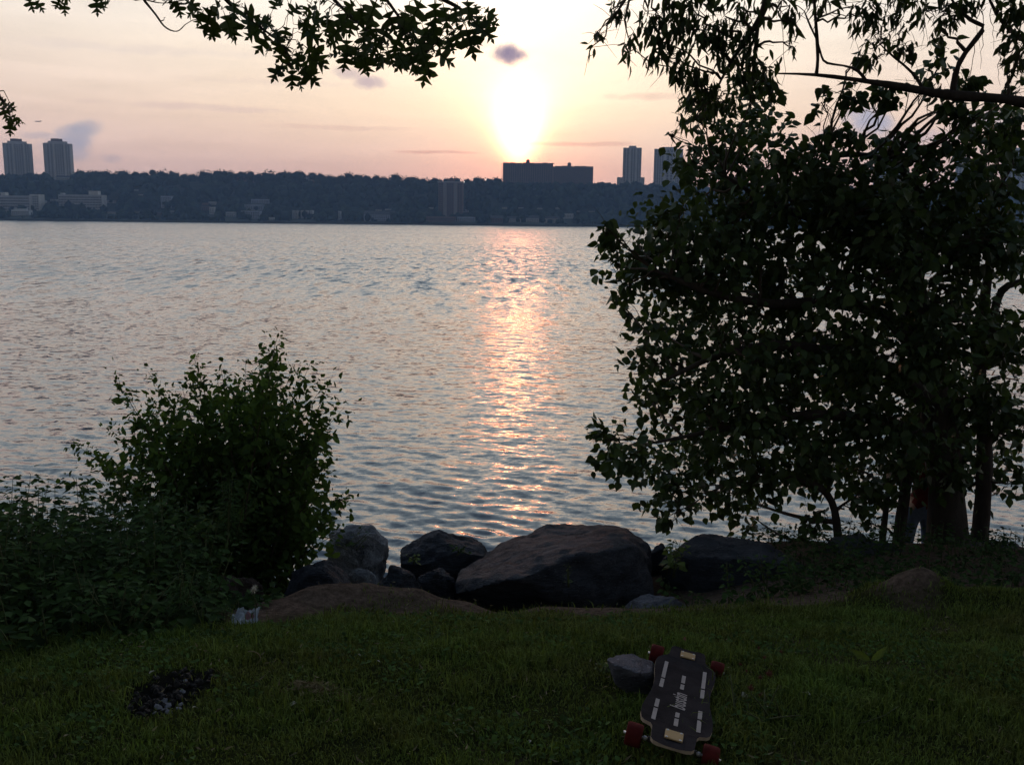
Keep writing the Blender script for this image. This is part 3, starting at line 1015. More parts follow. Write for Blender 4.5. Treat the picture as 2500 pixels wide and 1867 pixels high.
def vnoise(x, y, s=0):
    """smooth value noise, vectorised"""
    xi, yi = np.floor(x), np.floor(y)
    fx, fy = x - xi, y - yi
    fx, fy = fx * fx * (3 - 2 * fx), fy * fy * (3 - 2 * fy)
    def h(a, b):
        v = np.sin(a * 127.1 + b * 311.7 + s * 74.7) * 43758.5453
        return v - np.floor(v)
    return (h(xi, yi) * (1 - fx) + h(xi + 1, yi) * fx) * (1 - fy) + (h(xi, yi + 1) * (1 - fx) + h(xi + 1, yi + 1) * fx) * fy

def ridge_f(x, y):
    """height and cover of the bare earth ridge along the lawn edge"""
    best = np.zeros_like(x); cov = np.zeros_like(x)
    for (x0, y0, h0), (x1, y1, h1) in zip(RIDGE[:-1], RIDGE[1:]):
        t = np.clip(((x - x0) * (x1 - x0) + (y - y0) * (y1 - y0)) / ((x1 - x0) ** 2 + (y1 - y0) ** 2), 0, 1)
        dx, dy = x - (x0 + t * (x1 - x0)), y - (y0 + t * (y1 - y0))
        w = np.where(dy < 0, 0.30, 0.24)
        g = np.exp(-(dx * dx + dy * dy) / (w * w))
        best = np.maximum(best, g * (h0 + t * (h1 - h0)))
        cov = np.maximum(cov, np.exp(-(dx * dx + dy * dy) / np.where(dy < 0, 0.08 + 0.8 * (h0 + t * (h1 - h0)), 0.10)))
    return best, cov

def zg(x, y):
    x = np.asarray(x, float); y = np.asarray(y, float)
    z = prof(y)
    z = z + 0.5 * sstep(0.3, 2.6, x) * sstep(3.8, 8.5, y) * (1 - sstep(9.0, 12.0, y))
    z = z + ridge_f(x, y)[0]
    mx, my = x - MOUND[0], y - MOUND[1]
    z = z + 0.20 * np.exp(-(mx * mx / np.where(mx < 0, 0.085, 0.03) + my * my / 0.05))
    z = z + 0.07 * np.exp(-((mx - 0.45) ** 2 / 0.2 + my * my / 0.06))
    z = z + 0.05 * (vnoise(x * 1.3, y * 1.3) - 0.5) + 0.022 * (vnoise(x * 4.1, y * 4.1, 1) - 0.5) + 0.008 * (vnoise(x * 13, y * 13, 2) - 0.5)
    return z

def zgs(x, y):
    return float(zg(np.array([x]), np.array([y]))[0])

def ground_at(px, py):
    v = pix_dir(px, py)
    t = np.arange(1.5, 40, 0.005)
    g = zg(v.x * t, v.y * t)
    k = np.argmax(EYE + v.z * t <= g)
    return Vector((0, 0, EYE)) + v * float(t[k])

BURN = [ground_at(455, 1665), ground_at(400, 1700), ground_at(375, 1730)]
def soil_mask(x, y):
    cov = ridge_f(x, y)[1]
    n = vnoise(x * 5, y * 5, 4) - 0.5
    s = sstep(0.25, 0.75, cov + n * 0.5)
    s = np.maximum(s, sstep(5.45, 5.75, y + n * 0.25))
    mx, my = x - MOUND[0] + 0.08, y - MOUND[1]
    s = np.maximum(s, sstep(0.35, 0.7, np.exp(-(mx * mx / 0.075 + my * my / 0.05)) + n * 0.3))
    # thin worn spots in the lawn
    w = vnoise(x * 2.2 + 3, y * 2.2, 6)
    s = np.maximum(s, 0.55 * sstep(0.80, 0.95, w))
    return s

def burn_mask(x, y):
    b = np.zeros_like(x)
    for p, r in zip(BURN, (0.15, 0.15, 0.09)):
        b = np.maximum(b, np.exp(-((x - p.x) ** 2 + (y - p.y) ** 2) / (r * r)))
    return sstep(0.3, 0.7, b + 0.35 * (vnoise(x * 14, y * 14, 9) - 0.5))

def build_ground():
    xs = np.concatenate([[-140, -70, -35, -18, -10, -7], np.linspace(-5, 5.2, 236), [7, 10, 18, 35, 70, 140]])
    ys = np.concatenate([[-130, -80, -40, -20, -10, -5, -2, 0, 1, 1.6], np.linspace(2, 7.2, 130), np.linspace(7.4, 12.4, 36), [14, 17, 22, 30, 42]])
    X, Y = np.meshgrid(xs, ys)
    Z = zg(X, Y)
    na = len(xs)
    i, j = np.meshgrid(np.arange(len(ys) - 1), np.arange(na - 1), indexing='ij')
    b = (i * na + j).ravel()
    F = np.stack([b, b + 1, b + na + 1, b + na], 1)
    me = mesh_np('ground', np.stack([X.ravel(), Y.ravel(), Z.ravel()], 1), F, True)
    for nm, val in (('soil', soil_mask(X, Y)), ('burn', burn_mask(X, Y))):
        a = me.attributes.new(nm, 'FLOAT', 'POINT')
        a.data.foreach_set('value', val.ravel().astype(np.float32))
    m = bpy.data.materials.new('bank_earth')
    m.use_nodes = True
    t = m.node_tree
    bs = t.nodes['Principled BSDF']
    bs.inputs['Roughness'].default_value = 0.95
    bs.inputs['Specular IOR Level'].default_value = 0.0
    geo = t.nodes.new('ShaderNodeNewGeometry')
    def nz(scale, det=6):
        n = t.nodes.new('ShaderNodeTexNoise')
        n.inputs['Scale'].default_value = scale; n.inputs['Detail'].default_value = det; n.inputs['Roughness'].default_value = 0.7
        t.links.new(geo.outputs['Position'], n.inputs['Vector'])
        return E(t, n.outputs['Fac'])
    def att(nm):
        a = t.nodes.new('ShaderNodeAttribute'); a.attribute_name = nm
        return E(t, a.outputs['Fac'])
    f = ((nz(9.0) - 0.5) * 2.5 + 0.5).clamp01()
    lawn = mixc(t, f, (0.030, 0.034, 0.014), (0.055, 0.060, 0.022))
    f2 = ((nz(24.0) - 0.5) * 3.0 + 0.5).clamp01()
    dirt = mixc(t, f2, (0.070, 0.051, 0.039), (0.20, 0.145, 0.112))
    c = mixc(t, att('soil'), lawn, dirt)
    c = mixc(t, att('burn') * 0.92, c, (0.012, 0.011, 0.012))
    t.links.new(c, bs.inputs['Base Color'])
    bp = t.nodes.new('ShaderNodeBump'); bp.inputs['Strength'].default_value = 0.8; bp.inputs['Distance'].default_value = 0.03
    t.links.new((nz(40.0, 8)).s, bp.inputs['Height'])
    t.links.new(bp.outputs[0], bs.inputs['Normal'])
    o = link('ground', me, m)
    tag(o, kind='structure')
build_ground()


# ------------------------------------------------------------------ boulders
def rock_material(name, c1, c2, stretch=(0.55, 1.3, 2.6)):
    m = bpy.data.materials.new(name)
    m.use_nodes = True
    t = m.node_tree
    bs = t.nodes['Principled BSDF']
    tc = t.nodes.new('ShaderNodeTexCoord')
    mp = t.nodes.new('ShaderNodeMapping')
    mp.inputs['Scale'].default_value = stretch
    mp.inputs['Rotation'].default_value = (0.25, 0.3, 0.1)
    t.links.new(tc.outputs['Object'], mp.inputs[0])
    def nz(scale, det=8, rough=0.68):
        n = t.nodes.new('ShaderNodeTexNoise')
        n.inputs['Scale'].default_value = scale; n.inputs['Detail'].default_value = det; n.inputs['Roughness'].default_value = rough
        t.links.new(mp.outputs[0], n.inputs['Vector'])
        return E(t, n.outputs['Fac'])
    f = ((nz(3.2) - 0.5) * 2.8 + 0.5).clamp01()
    c = mixc(t, f, c2, c1)
    spk = nz(60.0, 2, 0.5).smooth(0.60, 0.70)
    c = mixc(t, spk * 0.45, c, tuple(min(1, v * 1.9) for v in c1))
    crack = 1.0 - (nz(5.0, 5, 0.6) - 0.5).absv().smooth(0.0, 0.018)
    c = mixc(t, crack * 0.45, c, tuple(v * 0.35 for v in c2))
    t.links.new(c, bs.inputs['Base Color'])
    bs.inputs['Roughness'].default_value = 0.72
    bs.inputs['Specular IOR Level'].default_value = 0.12
    b = t.nodes.new('ShaderNodeBump'); b.inputs['Strength'].default_value = 1.0; b.inputs['Distance'].default_value = 0.09
    t.links.new((nz(7.0, 11, 0.72) - crack * 0.12).s, b.inputs['Height'])
    t.links.new(b.outputs[0], bs.inputs['Normal'])
    return m
M_ROCK = rock_material('dark_gneiss', (0.105, 0.114, 0.138), (0.036, 0.040, 0.050))
M_ROCK_PALE = rock_material('pale_gneiss', (0.60, 0.63, 0.68), (0.16, 0.17, 0.20), (1, 2.0, 1))
M_ROCK_BLUE = rock_material('blue_grey_stone', (0.24, 0.25, 0.30), (0.085, 0.09, 0.11), (1, 1, 3))
M_ROCK_BROWN = rock_material('brown_stone', (0.20, 0.15, 0.13), (0.10, 0.075, 0.065))


def rock_from_points(pts, label, mat, seed, voxel=60, amp=0.030, smooth=1, facets=(24, 0.74, 0.93), name='boulder', group='boulders along the near bank'):
    bm = bmesh.new()
    for p in pts: bm.verts.new(p)
    r = bmesh.ops.convex_hull(bm, input=bm.verts)
    for v in [v for v in bm.verts if not v.link_faces]: bm.verts.remove(v)
    bmesh.ops.recalc_face_normals(bm, faces=bm.faces)
    me = bpy.data.meshes.new('hull')
    bm.to_mesh(me); bm.free()
    co = np.array([v.co[:] for v in me.vertices])
    size = float((co.max(0) - co.min(0)).max())
    tmp = bpy.data.objects.new('tmp_rock', me); COL.objects.link(tmp)
    md = tmp.modifiers.new('r', 'REMESH'); md.mode = 'VOXEL'; md.voxel_size = size / voxel
    ms = tmp.modifiers.new('s', 'SMOOTH'); ms.factor = 0.5; ms.iterations = smooth
    dg = bpy.context.evaluated_depsgraph_get()
    ev = bpy.data.meshes.new_from_object(tmp.evaluated_get(dg))
    bpy.data.objects.remove(tmp)
    c = Vector(co.mean(0))
    base = Vector((c.x, c.y, float(co[:, 2].min())))
    off = Vector((seed * 5.1, seed * 2.7, seed * 1.9))
    C = np.array([v.co[:] for v in ev.vertices]) - np.array(c)
    prng = np.random.default_rng(seed)
    for _ in range(facets[0]):
        nv = prng.normal(size=3); nv /= np.linalg.norm(nv)
        if nv[2] < -0.4: continue
        pr = C @ nv
        lim = pr.max() * prng.uniform(facets[1], facets[2])
        C -= np.outer(np.maximum(pr - lim, 0), nv)
    for v, q in zip(ev.vertices, C): v.co = Vector(q) + c
    ev.update()
    N = [v.normal.copy() for v in ev.vertices]
    for v, n in zip(ev.vertices, N):
        q = (v.co - c) / size
        f = mnoise.fractal(q * 3.2 + off, 0.9, 2.1, 4)
        cells = mnoise.voronoi(q * 3.4 + off)[0]
        ridge = (cells[1] - cells[0])
        dz = (f * 0.9 + 0.8 * (min(ridge, 0.30) - 0.18) + 0.35 * mnoise.noise(q * 17.0 + off) + 0.16 * mnoise.noise(q * 41.0 + off)) * amp * size * 1.5
        v.co = v.co + n * dz - base
    ev.polygons.foreach_set('use_smooth', np.full(len(ev.polygons), True))
    ev.name = name
    ev.materials.clear()
    ev.update()
    o = link(name, ev, mat, None, base)
    tag(o, label, 'stone' if name != 'boulder' else 'boulder', group)
    return o


def rock(sil, d, label, mat, seed, depth=None, cap=(0.72, 0.95), **kw):
    """boulder whose outline passes through the given pixels at d metres, with body in front and behind"""
    pts = [P(x, y, d) for x, y in sil]
    c = sum(pts, Vector()) / len(pts)
    w = max(p.x for p in pts) - min(p.x for p in pts)
    dep = depth or w * 0.8
    rr = random.Random(seed)
    al = list(pts)
    for p in pts:
        q = c + (p - c) * rr.uniform(*cap)
        al.append(Vector((q.x, q.y - dep * rr.uniform(0.34, 0.46), q.z - 0.16 * (p.z - c.z + 0.1))))
        q = c + (p - c) * rr.uniform(0.6, 0.85)
        al.append(Vector((q.x, q.y + dep * rr.uniform(0.4, 0.55), q.z - 0.12)))
    lo = min(p.z for p in pts)
    for sx in (-0.36, 0.36):
        for sy in (-0.3, 0.4):
            al.append(Vector((c.x + w * sx, c.y + dep * sy, min(lo, zgs(c.x + w * sx, c.y + dep * sy)) - 0.10)))
    return rock_from_points(al, label, mat, seed, **kw)


# the big flat topped boulder: sloping upper face, dark undercut front
top = [(1120, 1398, 6.9), (1180, 1342, 7.4), (1255, 1308, 7.7), (1330, 1286, 7.9), (1475, 1277, 8.0), (1540, 1300, 7.8), (1582, 1332, 7.3)]
edge = [(1088, 1440, 6.35), (1150, 1428, 6.15), (1240, 1412, 6.0), (1320, 1372, 6.15), (1430, 1352, 6.3), (1520, 1338, 6.5), (1575, 1345, 6.7)]
foot = [(1100, 1466, 6.5), (1200, 1484, 6.3), (1330, 1498, 6.4), (1480, 1500, 6.4), (1580, 1470, 6.5), (1604, 1400, 6.9), (1600, 1440, 6.7)]
back = [(1180, 1440, 8.0), (1560, 1420, 8.2), (1400, 1480, 8.3)]
rock_from_points([P(*p) for p in top + edge + foot + back], 'huge flat topped dark boulder in the middle of the bank', M_ROCK, 3, voxel=96, amp=0.017, smooth=2, facets=(14, 0.93, 0.985))
rock([(950, 1385), (978, 1336), (1012, 1306), (1066, 1291), (1092, 1293), (1130, 1308), (1178, 1308), (1204, 1328), (1194, 1400), (1050, 1430), (960, 1425)], 7.5,
     'dark pointed boulder behind and left of the huge flat one', M_ROCK, 5, amp=0.022)
rock([(792, 1335), (796, 1292), (830, 1273), (880, 1273), (912, 1286), (945, 1322), (946, 1378), (900, 1400), (830, 1400)], 7.5,
     'pale grey boulder with streaks beside the left shrub', M_ROCK_PALE, 7, amp=0.03)
rock([(672, 1425), (700, 1392), (760, 1372), (832, 1352), (864, 1402), (872, 1444), (842, 1480), (700, 1498), (668, 1475)], 6.2,
     'dark wedge shaped boulder below the pale grey one', M_ROCK, 9, amp=0.022, smooth=3)
rock([(884, 1424), (930, 1386), (975, 1376), (1016, 1386), (1040, 1420), (1048, 1458), (900, 1462)], 6.15,
     'small rounded boulder just behind the bare earth ridge', M_ROCK, 11)
rock([(1020, 1388), (1050, 1355), (1092, 1360), (1112, 1400), (1088, 1456), (1045, 1440)], 6.5, 'small wedge stone squeezed against the huge flat boulder', M_ROCK, 13)
rock([(1586, 1345), (1622, 1318), (1700, 1312), (1860, 1304), (1902, 1320), (1946, 1342), (1966, 1378), (1950, 1450), (1850, 1490), (1650, 1485), (1590, 1430)], 7.3,
     'long low boulder half covered by vines right of the huge one', M_ROCK, 15, amp=0.018, voxel=70, depth=1.1)
rock([(1500, 1484), (1542, 1458), (1592, 1446), (1642, 1453), (1682, 1476), (1722, 1502), (1600, 1525), (1506, 1522)], 5.85,
     'low grey boulder at the lawn edge below the long vine covered one', M_ROCK_BLUE, 17, depth=0.45)
rock([(1980, 1356), (2010, 1322), (2060, 1308), (2130, 1297), (2190, 1324), (2222, 1350), (2232, 1430), (2100, 1460), (1990, 1450)], 7.6,
     'dark boulder overgrown with leaves left of the tree stems', M_ROCK, 19)
rock([(508, 1446), (540, 1397), (600, 1386), (636, 1406), (646, 1452), (630, 1508), (540, 1528)], 6.2,
     'rounded brown boulder among the weeds left of the dark wedge', M_ROCK_BROWN, 21)
rock([(466, 1516), (495, 1489), (530, 1490), (560, 1516), (566, 1560), (490, 1576)], 5.3, 'small dark boulder at the edge of the weeds', M_ROCK_BROWN, 23)
rock([(2250, 1372), (2300, 1330), (2400, 1312), (2450, 1338), (2560, 1345), (2580, 1450), (2300, 1450)], 8.3,
     'broad dark boulder under the tree at the right edge', M_ROCK, 25, depth=1.2)
rock([(1584, 1326), (1600, 1309), (1622, 1313), (1632, 1340), (1600, 1350)], 8.0, 'little stone peeking over the gap between the two largest boulders', M_ROCK, 27, voxel=30)
rock([(846, 1386), (862, 1375), (900, 1378), (925, 1392), (880, 1400)], 7.0, 'flat pale stone in the gap below the pale grey boulder', M_ROCK_PALE, 29, voxel=30)
pst = ground_at(1545, 1690)
y0 = pst.y
stone_pts = [(1480, 1607, .05), (1500, 1600, .10), (1546, 1597, .16), (1594, 1612, .18), (1612, 1646, .14), (1602, 1694, .03), (1536, 1696, -.01), (1504, 1667, .0), (1556, 1642, -.05), (1498, 1622, -.01),
             (1540, 1618, .32), (1606, 1660, .30), (1516, 1690, .26), (1590, 1700, .0), (1590, 1640, -.02)]
rock_from_points([P(x, y, y0 + o) for x, y, o in stone_pts], 'loose blue grey stone lying in the grass beside the skateboard', M_ROCK_BLUE, 31, voxel=56, amp=0.014, smooth=0,
                 facets=(0, 1, 1), name='stone', group=None)

# ------------------------------------------------------------------ lawn
M_GRASS = material('grass_blade', (0.125, 0.195, 0.048), 0.85, 0.35, 1.6, objvar=0.55, trans=0.2, spec=0.05, coord='Object', color2=(0.125, 0.135, 0.044))
def build_grass():
    rng = np.random.default_rng(3)
    n = 560000
    y = 1.5 + (6.3 - 1.5) * rng.random(n) ** 1.15
    x = (rng.random(n) * 2 - 1) * (0.60 * y + 1.7)
    out = (np.abs(x) > 0.60 * y + 0.25) | (y < 2.25)
    x = np.where(out & (rng.random(n) < 0.55), 99.0, x)
    keep = x < 50
    keep &= rng.random(n) < np.clip(0.95 - 0.93 * soil_mask(x, y), 0, 1) * (1 - 0.97 * burn_mask(x, y))
    # the weeds take over on the left
    keep &= ~((x < -1.15 - 0.30 * (4.4 - y)) & (y > 4.45))
    x, y = x[keep], y[keep]
    sel = rng.permutation(len(x))[:225000]
    x, y = x[sel], y[sel]
    n = len(x)
    z = zg(x, y) - 0.004
    tuft = vnoise(x * 2.4, y * 2.4, 12) * 0.45 + vnoise(x * 6, y * 6, 13) * 0.55
    L = (0.012 + 0.075 * tuft ** 2.0) * rng.uniform(0.6, 1.35, n)
    tall = rng.random(n) < 0.02
    L = np.where(tall, L * 2.2, L)
    w = rng.uniform(0.0014, 0.0026, n) * (0.65 + 0.14 * y)
    a = rng.random(n) * 6.283
    lean = rng.uniform(0.15, 0.95, n)
    la = a + rng.normal(0, 0.5, n)
    dx, dy = np.cos(la) * lean, np.sin(la) * lean
    sx, sy = -np.sin(a) * w, np.cos(a) * w
    b = np.stack([x, y, z], 1)
    side = np.stack([sx, sy, np.zeros(n)], 1)
    mid = b + np.stack([dx * L * 0.35, dy * L * 0.35, L * 0.58], 1)
    tip = b + np.stack([dx * L, dy * L, L * (1.0 - 0.35 * lean)], 1)
    V = np.stack([b - side, b + side, mid - side * 0.8, mid + side * 0.8, tip], 1).reshape(-1, 3)
    o = np.arange(n) * 5
    F = np.stack([np.stack([o, o + 1, o + 3], 1), np.stack([o, o + 3, o + 2], 1), np.stack([o + 2, o + 3, o + 4], 1)], 1).reshape(-1, 3)
    ob = link('grass', mesh_np('grass', V, F, True), M_GRASS)
    tag(ob, 'short uneven dark green grass of the lawn', 'grass', kind='stuff')
build_grass()


def local(name, me, mat, parent):
    o = bpy.data.objects.new(name, me)
    COL.objects.link(o)
    if mat is not None and not me.materials: me.materials.append(mat)
    o.parent = parent
    return o


# ------------------------------------------------------------------ skateboard
def build_board():
    nl, nr_ = P(1561, 1806, 2.76), P(1719, 1834, 2.74)
    fl, fr = P(1616, 1600, 3.56), P(1735, 1634, 3.54)
    a, b = (nl + nr_) / 2, (fl + fr) / 2
    fwd = (b - a).normalized()
    right = ((nr_ - nl).normalized() + (fr - fl).normalized()).normalized()
    right = (right - fwd * right.dot(fwd)).normalized()
    up = right.cross(fwd).normalized()
    mid = (a + b) / 2
    half = (b - a).length / 2
    S = half / 0.40
    root = empty('skateboard', mid, 'black longboard skateboard with red wheels lying on the grass', 'skateboard')
    M = Matrix((right, fwd, up)).transposed()
    root.rotation_euler = M.to_euler()
    root.scale = (S, S, S)
    prof_ = [(-.475, .050), (-.468, .066), (-.45, .076), (-.365, .080), (-.345, .088), (-.325, .114), (-.305, .125), (-.25, .133), (-.19, .134), (-.12, .127),
             (-.04, .117), (.04, .114), (.12, .118), (.20, .127), (.27, .130), (.305, .124), (.325, .112), (.345, .088), (.365, .080), (.45, .076), (.468, .066), (.475, .050)]
    z1 = 0.028
    th = 0.011
    def bend(y):      # slight kick of the deck towards the platform
        return z1 + (0.006 if abs(y) > 0.34 else 0.0) - 0.010 * (1 - min(1.0, (abs(y) / 0.34)) ** 4) if abs(y) < 0.34 else z1 + 0.002
    m = MB(); e = MB()
    vt, vb = [], []
    for y, w in prof_:
        w *= 0.87
        vt.append(((-w, y, bend(y)), (-w * 0.5, y, bend(y) - 0.0035), (w * 0.5, y, bend(y) - 0.0035), (w, y, bend(y))))
        vb.append(((-w, y, bend(y) - th), (w, y, bend(y) - th)))
    for i in range(len(prof_) - 1):
        for k in range(3):
            m.poly([vt[i][k], vt[i][k + 1], vt[i + 1][k + 1], vt[i + 1][k]])
        e.poly([vb[i][1], vb[i][0], vb[i + 1][0], vb[i + 1][1]])
        e.poly([vb[i][0], vt[i][0], vt[i + 1][0], vb[i + 1][0]])
        e.poly([vt[i][3], vb[i][1], vb[i + 1][1], vt[i + 1][3]])
    for k in (0, len(prof_) - 1):
        e.poly([vb[k][0], vt[k][0], vt[k][1], vt[k][2], vt[k][3], vb[k][1]])
    grip = material('black_grip', (0.040, 0.035, 0.038), 1.0, 0.4, 9.0, 0.4, 300.0, spec=0.04)
    wood = material('maple_ply_edge', (0.42, 0.33, 0.24), 0.6, 0.15, 30.0)
    deck = local('deck', m.mesh('deck'), grip, root)
    local('ply_edge', e.mesh('ply_edge'), wood, deck)
    pale = material('pale_grip_print', (0.42, 0.37, 0.35), 0.8, 0.15, 25.0)
    def dash(x, y0, y1, w=0.0068):
        ym = (y0 + y1) / 2
        q = []
        for (yy, xx) in ((y0, x - w), (y0, x + w), (y1, x + w), (y1, x - w)):
            wy = 0.87 * np.interp(yy, [p[0] for p in prof_], [p[1] for p in prof_])
            q.append((xx, yy, bend(yy) - 0.0035 * min(1.0, (wy - abs(xx)) / (wy * 0.5)) + 0.0022))
        local('stripe', MB().poly(q).mesh('stripe'), pale, deck)
    for x in (-0.072, 0.072):
        for y0, y1 in ((-.295, -.185), (-.172, -.100), (.020, .105), (.118, .285)):
            dash(x, y0, y1)
    for y0, y1 in ((-.295, -.225), (-.212, -.168), (.055, .105), (.120, .195)):
        dash(0.0, y0, y1)
    # lettering along the middle of the deck
    cu = bpy.data.curves.new('lettering', 'FONT')
    cu.body = 'bustin'
    cu.size = 0.062
    cu.shear = 0.25
    cu.align_x = 'CENTER'; cu.align_y = 'CENTER'
    cu.space_character = 1.05
    cu.offset = 0.0012
    tmp = bpy.data.objects.new('tmp_text', cu); COL.objects.link(tmp)
    dg = bpy.context.evaluated_depsgraph_get()
    me = bpy.data.meshes.new_from_object(tmp.evaluated_get(dg))
    bpy.data.objects.remove(tmp)
    me.name = 'lettering'
    me.materials.clear()
    tx = local('lettering', me, pale, deck)
    tx.rotation_euler = (0, 0, math.pi / 2)
    tx.scale = (0.95, 1.15, 1)
    tx.location = (-0.001, -0.058, bend(0.06) - 0.0035 + 0.0016)
    gold = material('gold_plate', (0.58, 0.40, 0.20), 0.4, 0.10, 20.0, metallic=0.35)
    steel = material('bright_steel', (0.75, 0.75, 0.76), 0.3, 0.08, 60.0, metallic=0.6)
    dark = material('dark_truck_metal', (0.10, 0.095, 0.09), 0.5, 0.2, 40.0, metallic=0.5)
    red = material('red_urethane', (0.105, 0.015, 0.013), 0.9, 0.35, 30.0, spec=0.15)
    yell = material('yellow_bushing', (0.75, 0.55, 0.10), 0.5, 0.1, 30.0)
    MX = Matrix.Rotation(math.pi / 2, 3, 'Y')
    for s in (-1, 1):
        yc = 0.40 * s
        tk = bpy.data.objects.new('truck', None); COL.objects.link(tk); tk.parent = root
        zt = bend(yc) - 0.0035
        hang = MB().tube([(-0.075, yc, 0), (-0.03, yc, 0.002), (0, yc, 0.006), (0.03, yc, 0.002), (0.075, yc, 0)], [0.009, 0.012, 0.016, 0.012, 0.009], 10)
        hang.tube([(0, yc - s * 0.012, 0.008), (0, yc - s * 0.03, 0.016)], [0.013, 0.010], 8)
        local('hanger', hang.mesh('hanger', True), dark, tk)
        local('axle', MB().tube([(-0.150, yc, 0), (0.150, yc, 0)], 0.004, 8).mesh('axle', True), steel, tk)
        local('bushing', MB().lathe((0, yc + s * 0.022, 0.002), [(0.006, -0.004), (0.013, 0), (0.013, 0.010), (0.008, 0.014)], 12).mesh('bushing', True), yell, tk)
        pl = MB().box((0, yc - s * 0.006, zt + 0.0042), (0.056, 0.064, 0.004))
        plate = local('base_plate', pl.mesh('base_plate'), gold, tk)
        for bx in (-0.021, 0.021):
            for by in (-0.026, 0.026):
                local('bolt', MB().lathe((bx, yc - s * 0.006 + by, zt + 0.0055), [(0.0042, 0), (0.0045, 0.0016), (0.0025, 0.003)], 8).mesh('bolt', True), steel, plate)
        for sx in (-1, 1):
            wl = MB().lathe((sx * 0.117, yc, 0), [(0.014, -0.020), (0.024, -0.023), (0.032, -0.025), (0.0352, -0.021), (0.036, -0.012), (0.036, 0.012), (0.0352, 0.021), (0.032, 0.025), (0.024, 0.023), (0.014, 0.020)], 28, M=MX)
            wh = local('wheel', wl.mesh('wheel', True), red, root)
            local('bearing', MB().lathe((sx * 0.117, yc, 0), [(0.011, -0.0215), (0.0125, -0.0205), (0.0125, 0.0205), (0.011, 0.0215)], 16, M=MX).mesh('bearing', True), steel, wh)
            local('washer', MB().lathe((sx * 0.083, yc, 0), [(0.0075, -0.005), (0.0075, 0.005)], 10, M=MX).mesh('washer', True), steel, wh)
build_board()

# ------------------------------------------------------------------ leaves
def strip_leaf(st, fold=0.12, droop=0.0):
    """leaf along +Y from stations (y, half width); folded along the midrib"""
    V, F = [], []
    prev = None
    for y, w in st:
        z = -droop * y * y
        if w <= 0:
            V.append((0, y, z)); cur = (len(V) - 1,)
        else:
            V += [(-w, y, z + fold * w), (0, y, z), (w, y, z + fold * w)]
            cur = (len(V) - 3, len(V) - 2, len(V) - 1)
        if prev is not None:
            if len(prev) == 1 and len(cur) == 3: F += [(prev[0], cur[1], cur[0]), (prev[0], cur[2], cur[1])]
            elif len(prev) == 3 and len(cur) == 1: F += [(prev[0], prev[1], cur[0]), (prev[1], prev[2], cur[0])]
            elif len(prev) == 3: F += [(prev[0], prev[1], cur[1]), (prev[0], cur[1], cur[0]), (prev[1], prev[2], cur[2]), (prev[1], cur[2], cur[1])]
        prev = cur
    return np.array(V, float), np.array(F)
OVATE = strip_leaf([(0, 0), (0.10, 0.20), (0.28, 0.37), (0.52, 0.36), (0.78, 0.17), (1.0, 0)], 0.35, 0.22)
OVAL = strip_leaf([(0, 0), (0.2, 0.22), (0.5, 0.30), (0.8, 0.16), (1.0, 0)], 0.3, 0.18)
NARROW = strip_leaf([(0, 0), (0.18, 0.13), (0.45, 0.18), (0.75, 0.10), (1.0, 0)], 0.4, 0.35)
RHOMB = strip_leaf([(0, 0), (0.42, 0.27), (1.0, 0)], 0.3, 0.0)
LANCE = strip_leaf([(0, 0), (0.35, 0.11), (1.0, 0)], 0.3, 0.3)

def oak_leaf():
    """pin oak: three pairs of broad based, sharp pointed lobes with deep rounded bays"""
    mid = [(0, 0.0), (0, 0.17), (0, 0.36), (0, 0.63), (0, 0.84)]
    V = [(x, y, 0) for x, y in mid]
    F = []
    for s in (-1, 1):
        n = len(V)
        bays = [(0.010, 0.0), (0.02, 0.17), (0.055, 0.36), (0.045, 0.63), (0.03, 0.84)]
        V.extend([(s * x, y, 0.015) for x, y in bays])
        for i in range(4):
            F += [(i, n + i, n + i + 1), (i, n + i + 1, i + 1)]
        m = len(V)
        V.extend([(s * 0.30, 0.20, 0.05), (s * 0.47, 0.56, 0.07), (s * 0.33, 0.93, 0.05),       # lobe tips
                  (s * 0.20, 0.30, 0.03), (s * 0.31, 0.67, 0.05), (s * 0.21, 1.0, 0.04),        # second teeth
                  (s * 0.17, 0.15, 0.03), (s * 0.34, 0.45, 0.05)])
        F += [(n + 1, m, n + 2), (n + 2, m + 1, n + 3), (n + 3, m + 2, n + 4), (n + 3, m + 1, m + 4), (n + 2, m + 7, m + 1)]
        V.extend([(s * 0.09, 0.93, 0.01), (0, 1.10, 0)])
        k = len(V)
        F += [(4, n + 4, k - 1), (n + 4, k - 2, k - 1)]
    V = np.array(V, float)
    V[:, 2] += -0.14 * V[:, 1] ** 2
    return V, np.array(F)
OAK = oak_leaf()

def frames(axis, nrm):
    """orthonormal frames from arrays of leaf axes and rough normals"""
    y = axis / np.linalg.norm(axis, axis=1, keepdims=True)
    x = np.cross(y, nrm)
    l = np.linalg.norm(x, axis=1, keepdims=True)
    x = np.where(l < 1e-4, np.array([[1.0, 0, 0]]), x / np.maximum(l, 1e-6))
    z = np.cross(x, y)
    return np.stack([x, y, z], 2)          # columns

def scatter(tmpl, pos, Mx, size):
    V, F = tmpl
    W = np.einsum('nij,kj->nki', Mx, V) * size[:, None, None] + pos[:, None, :]
    n, k = len(pos), len(V)
    FF = (F[None, :, :] + (np.arange(n) * k)[:, None, None]).reshape(-1, 3)
    return W.reshape(-1, 3), FF

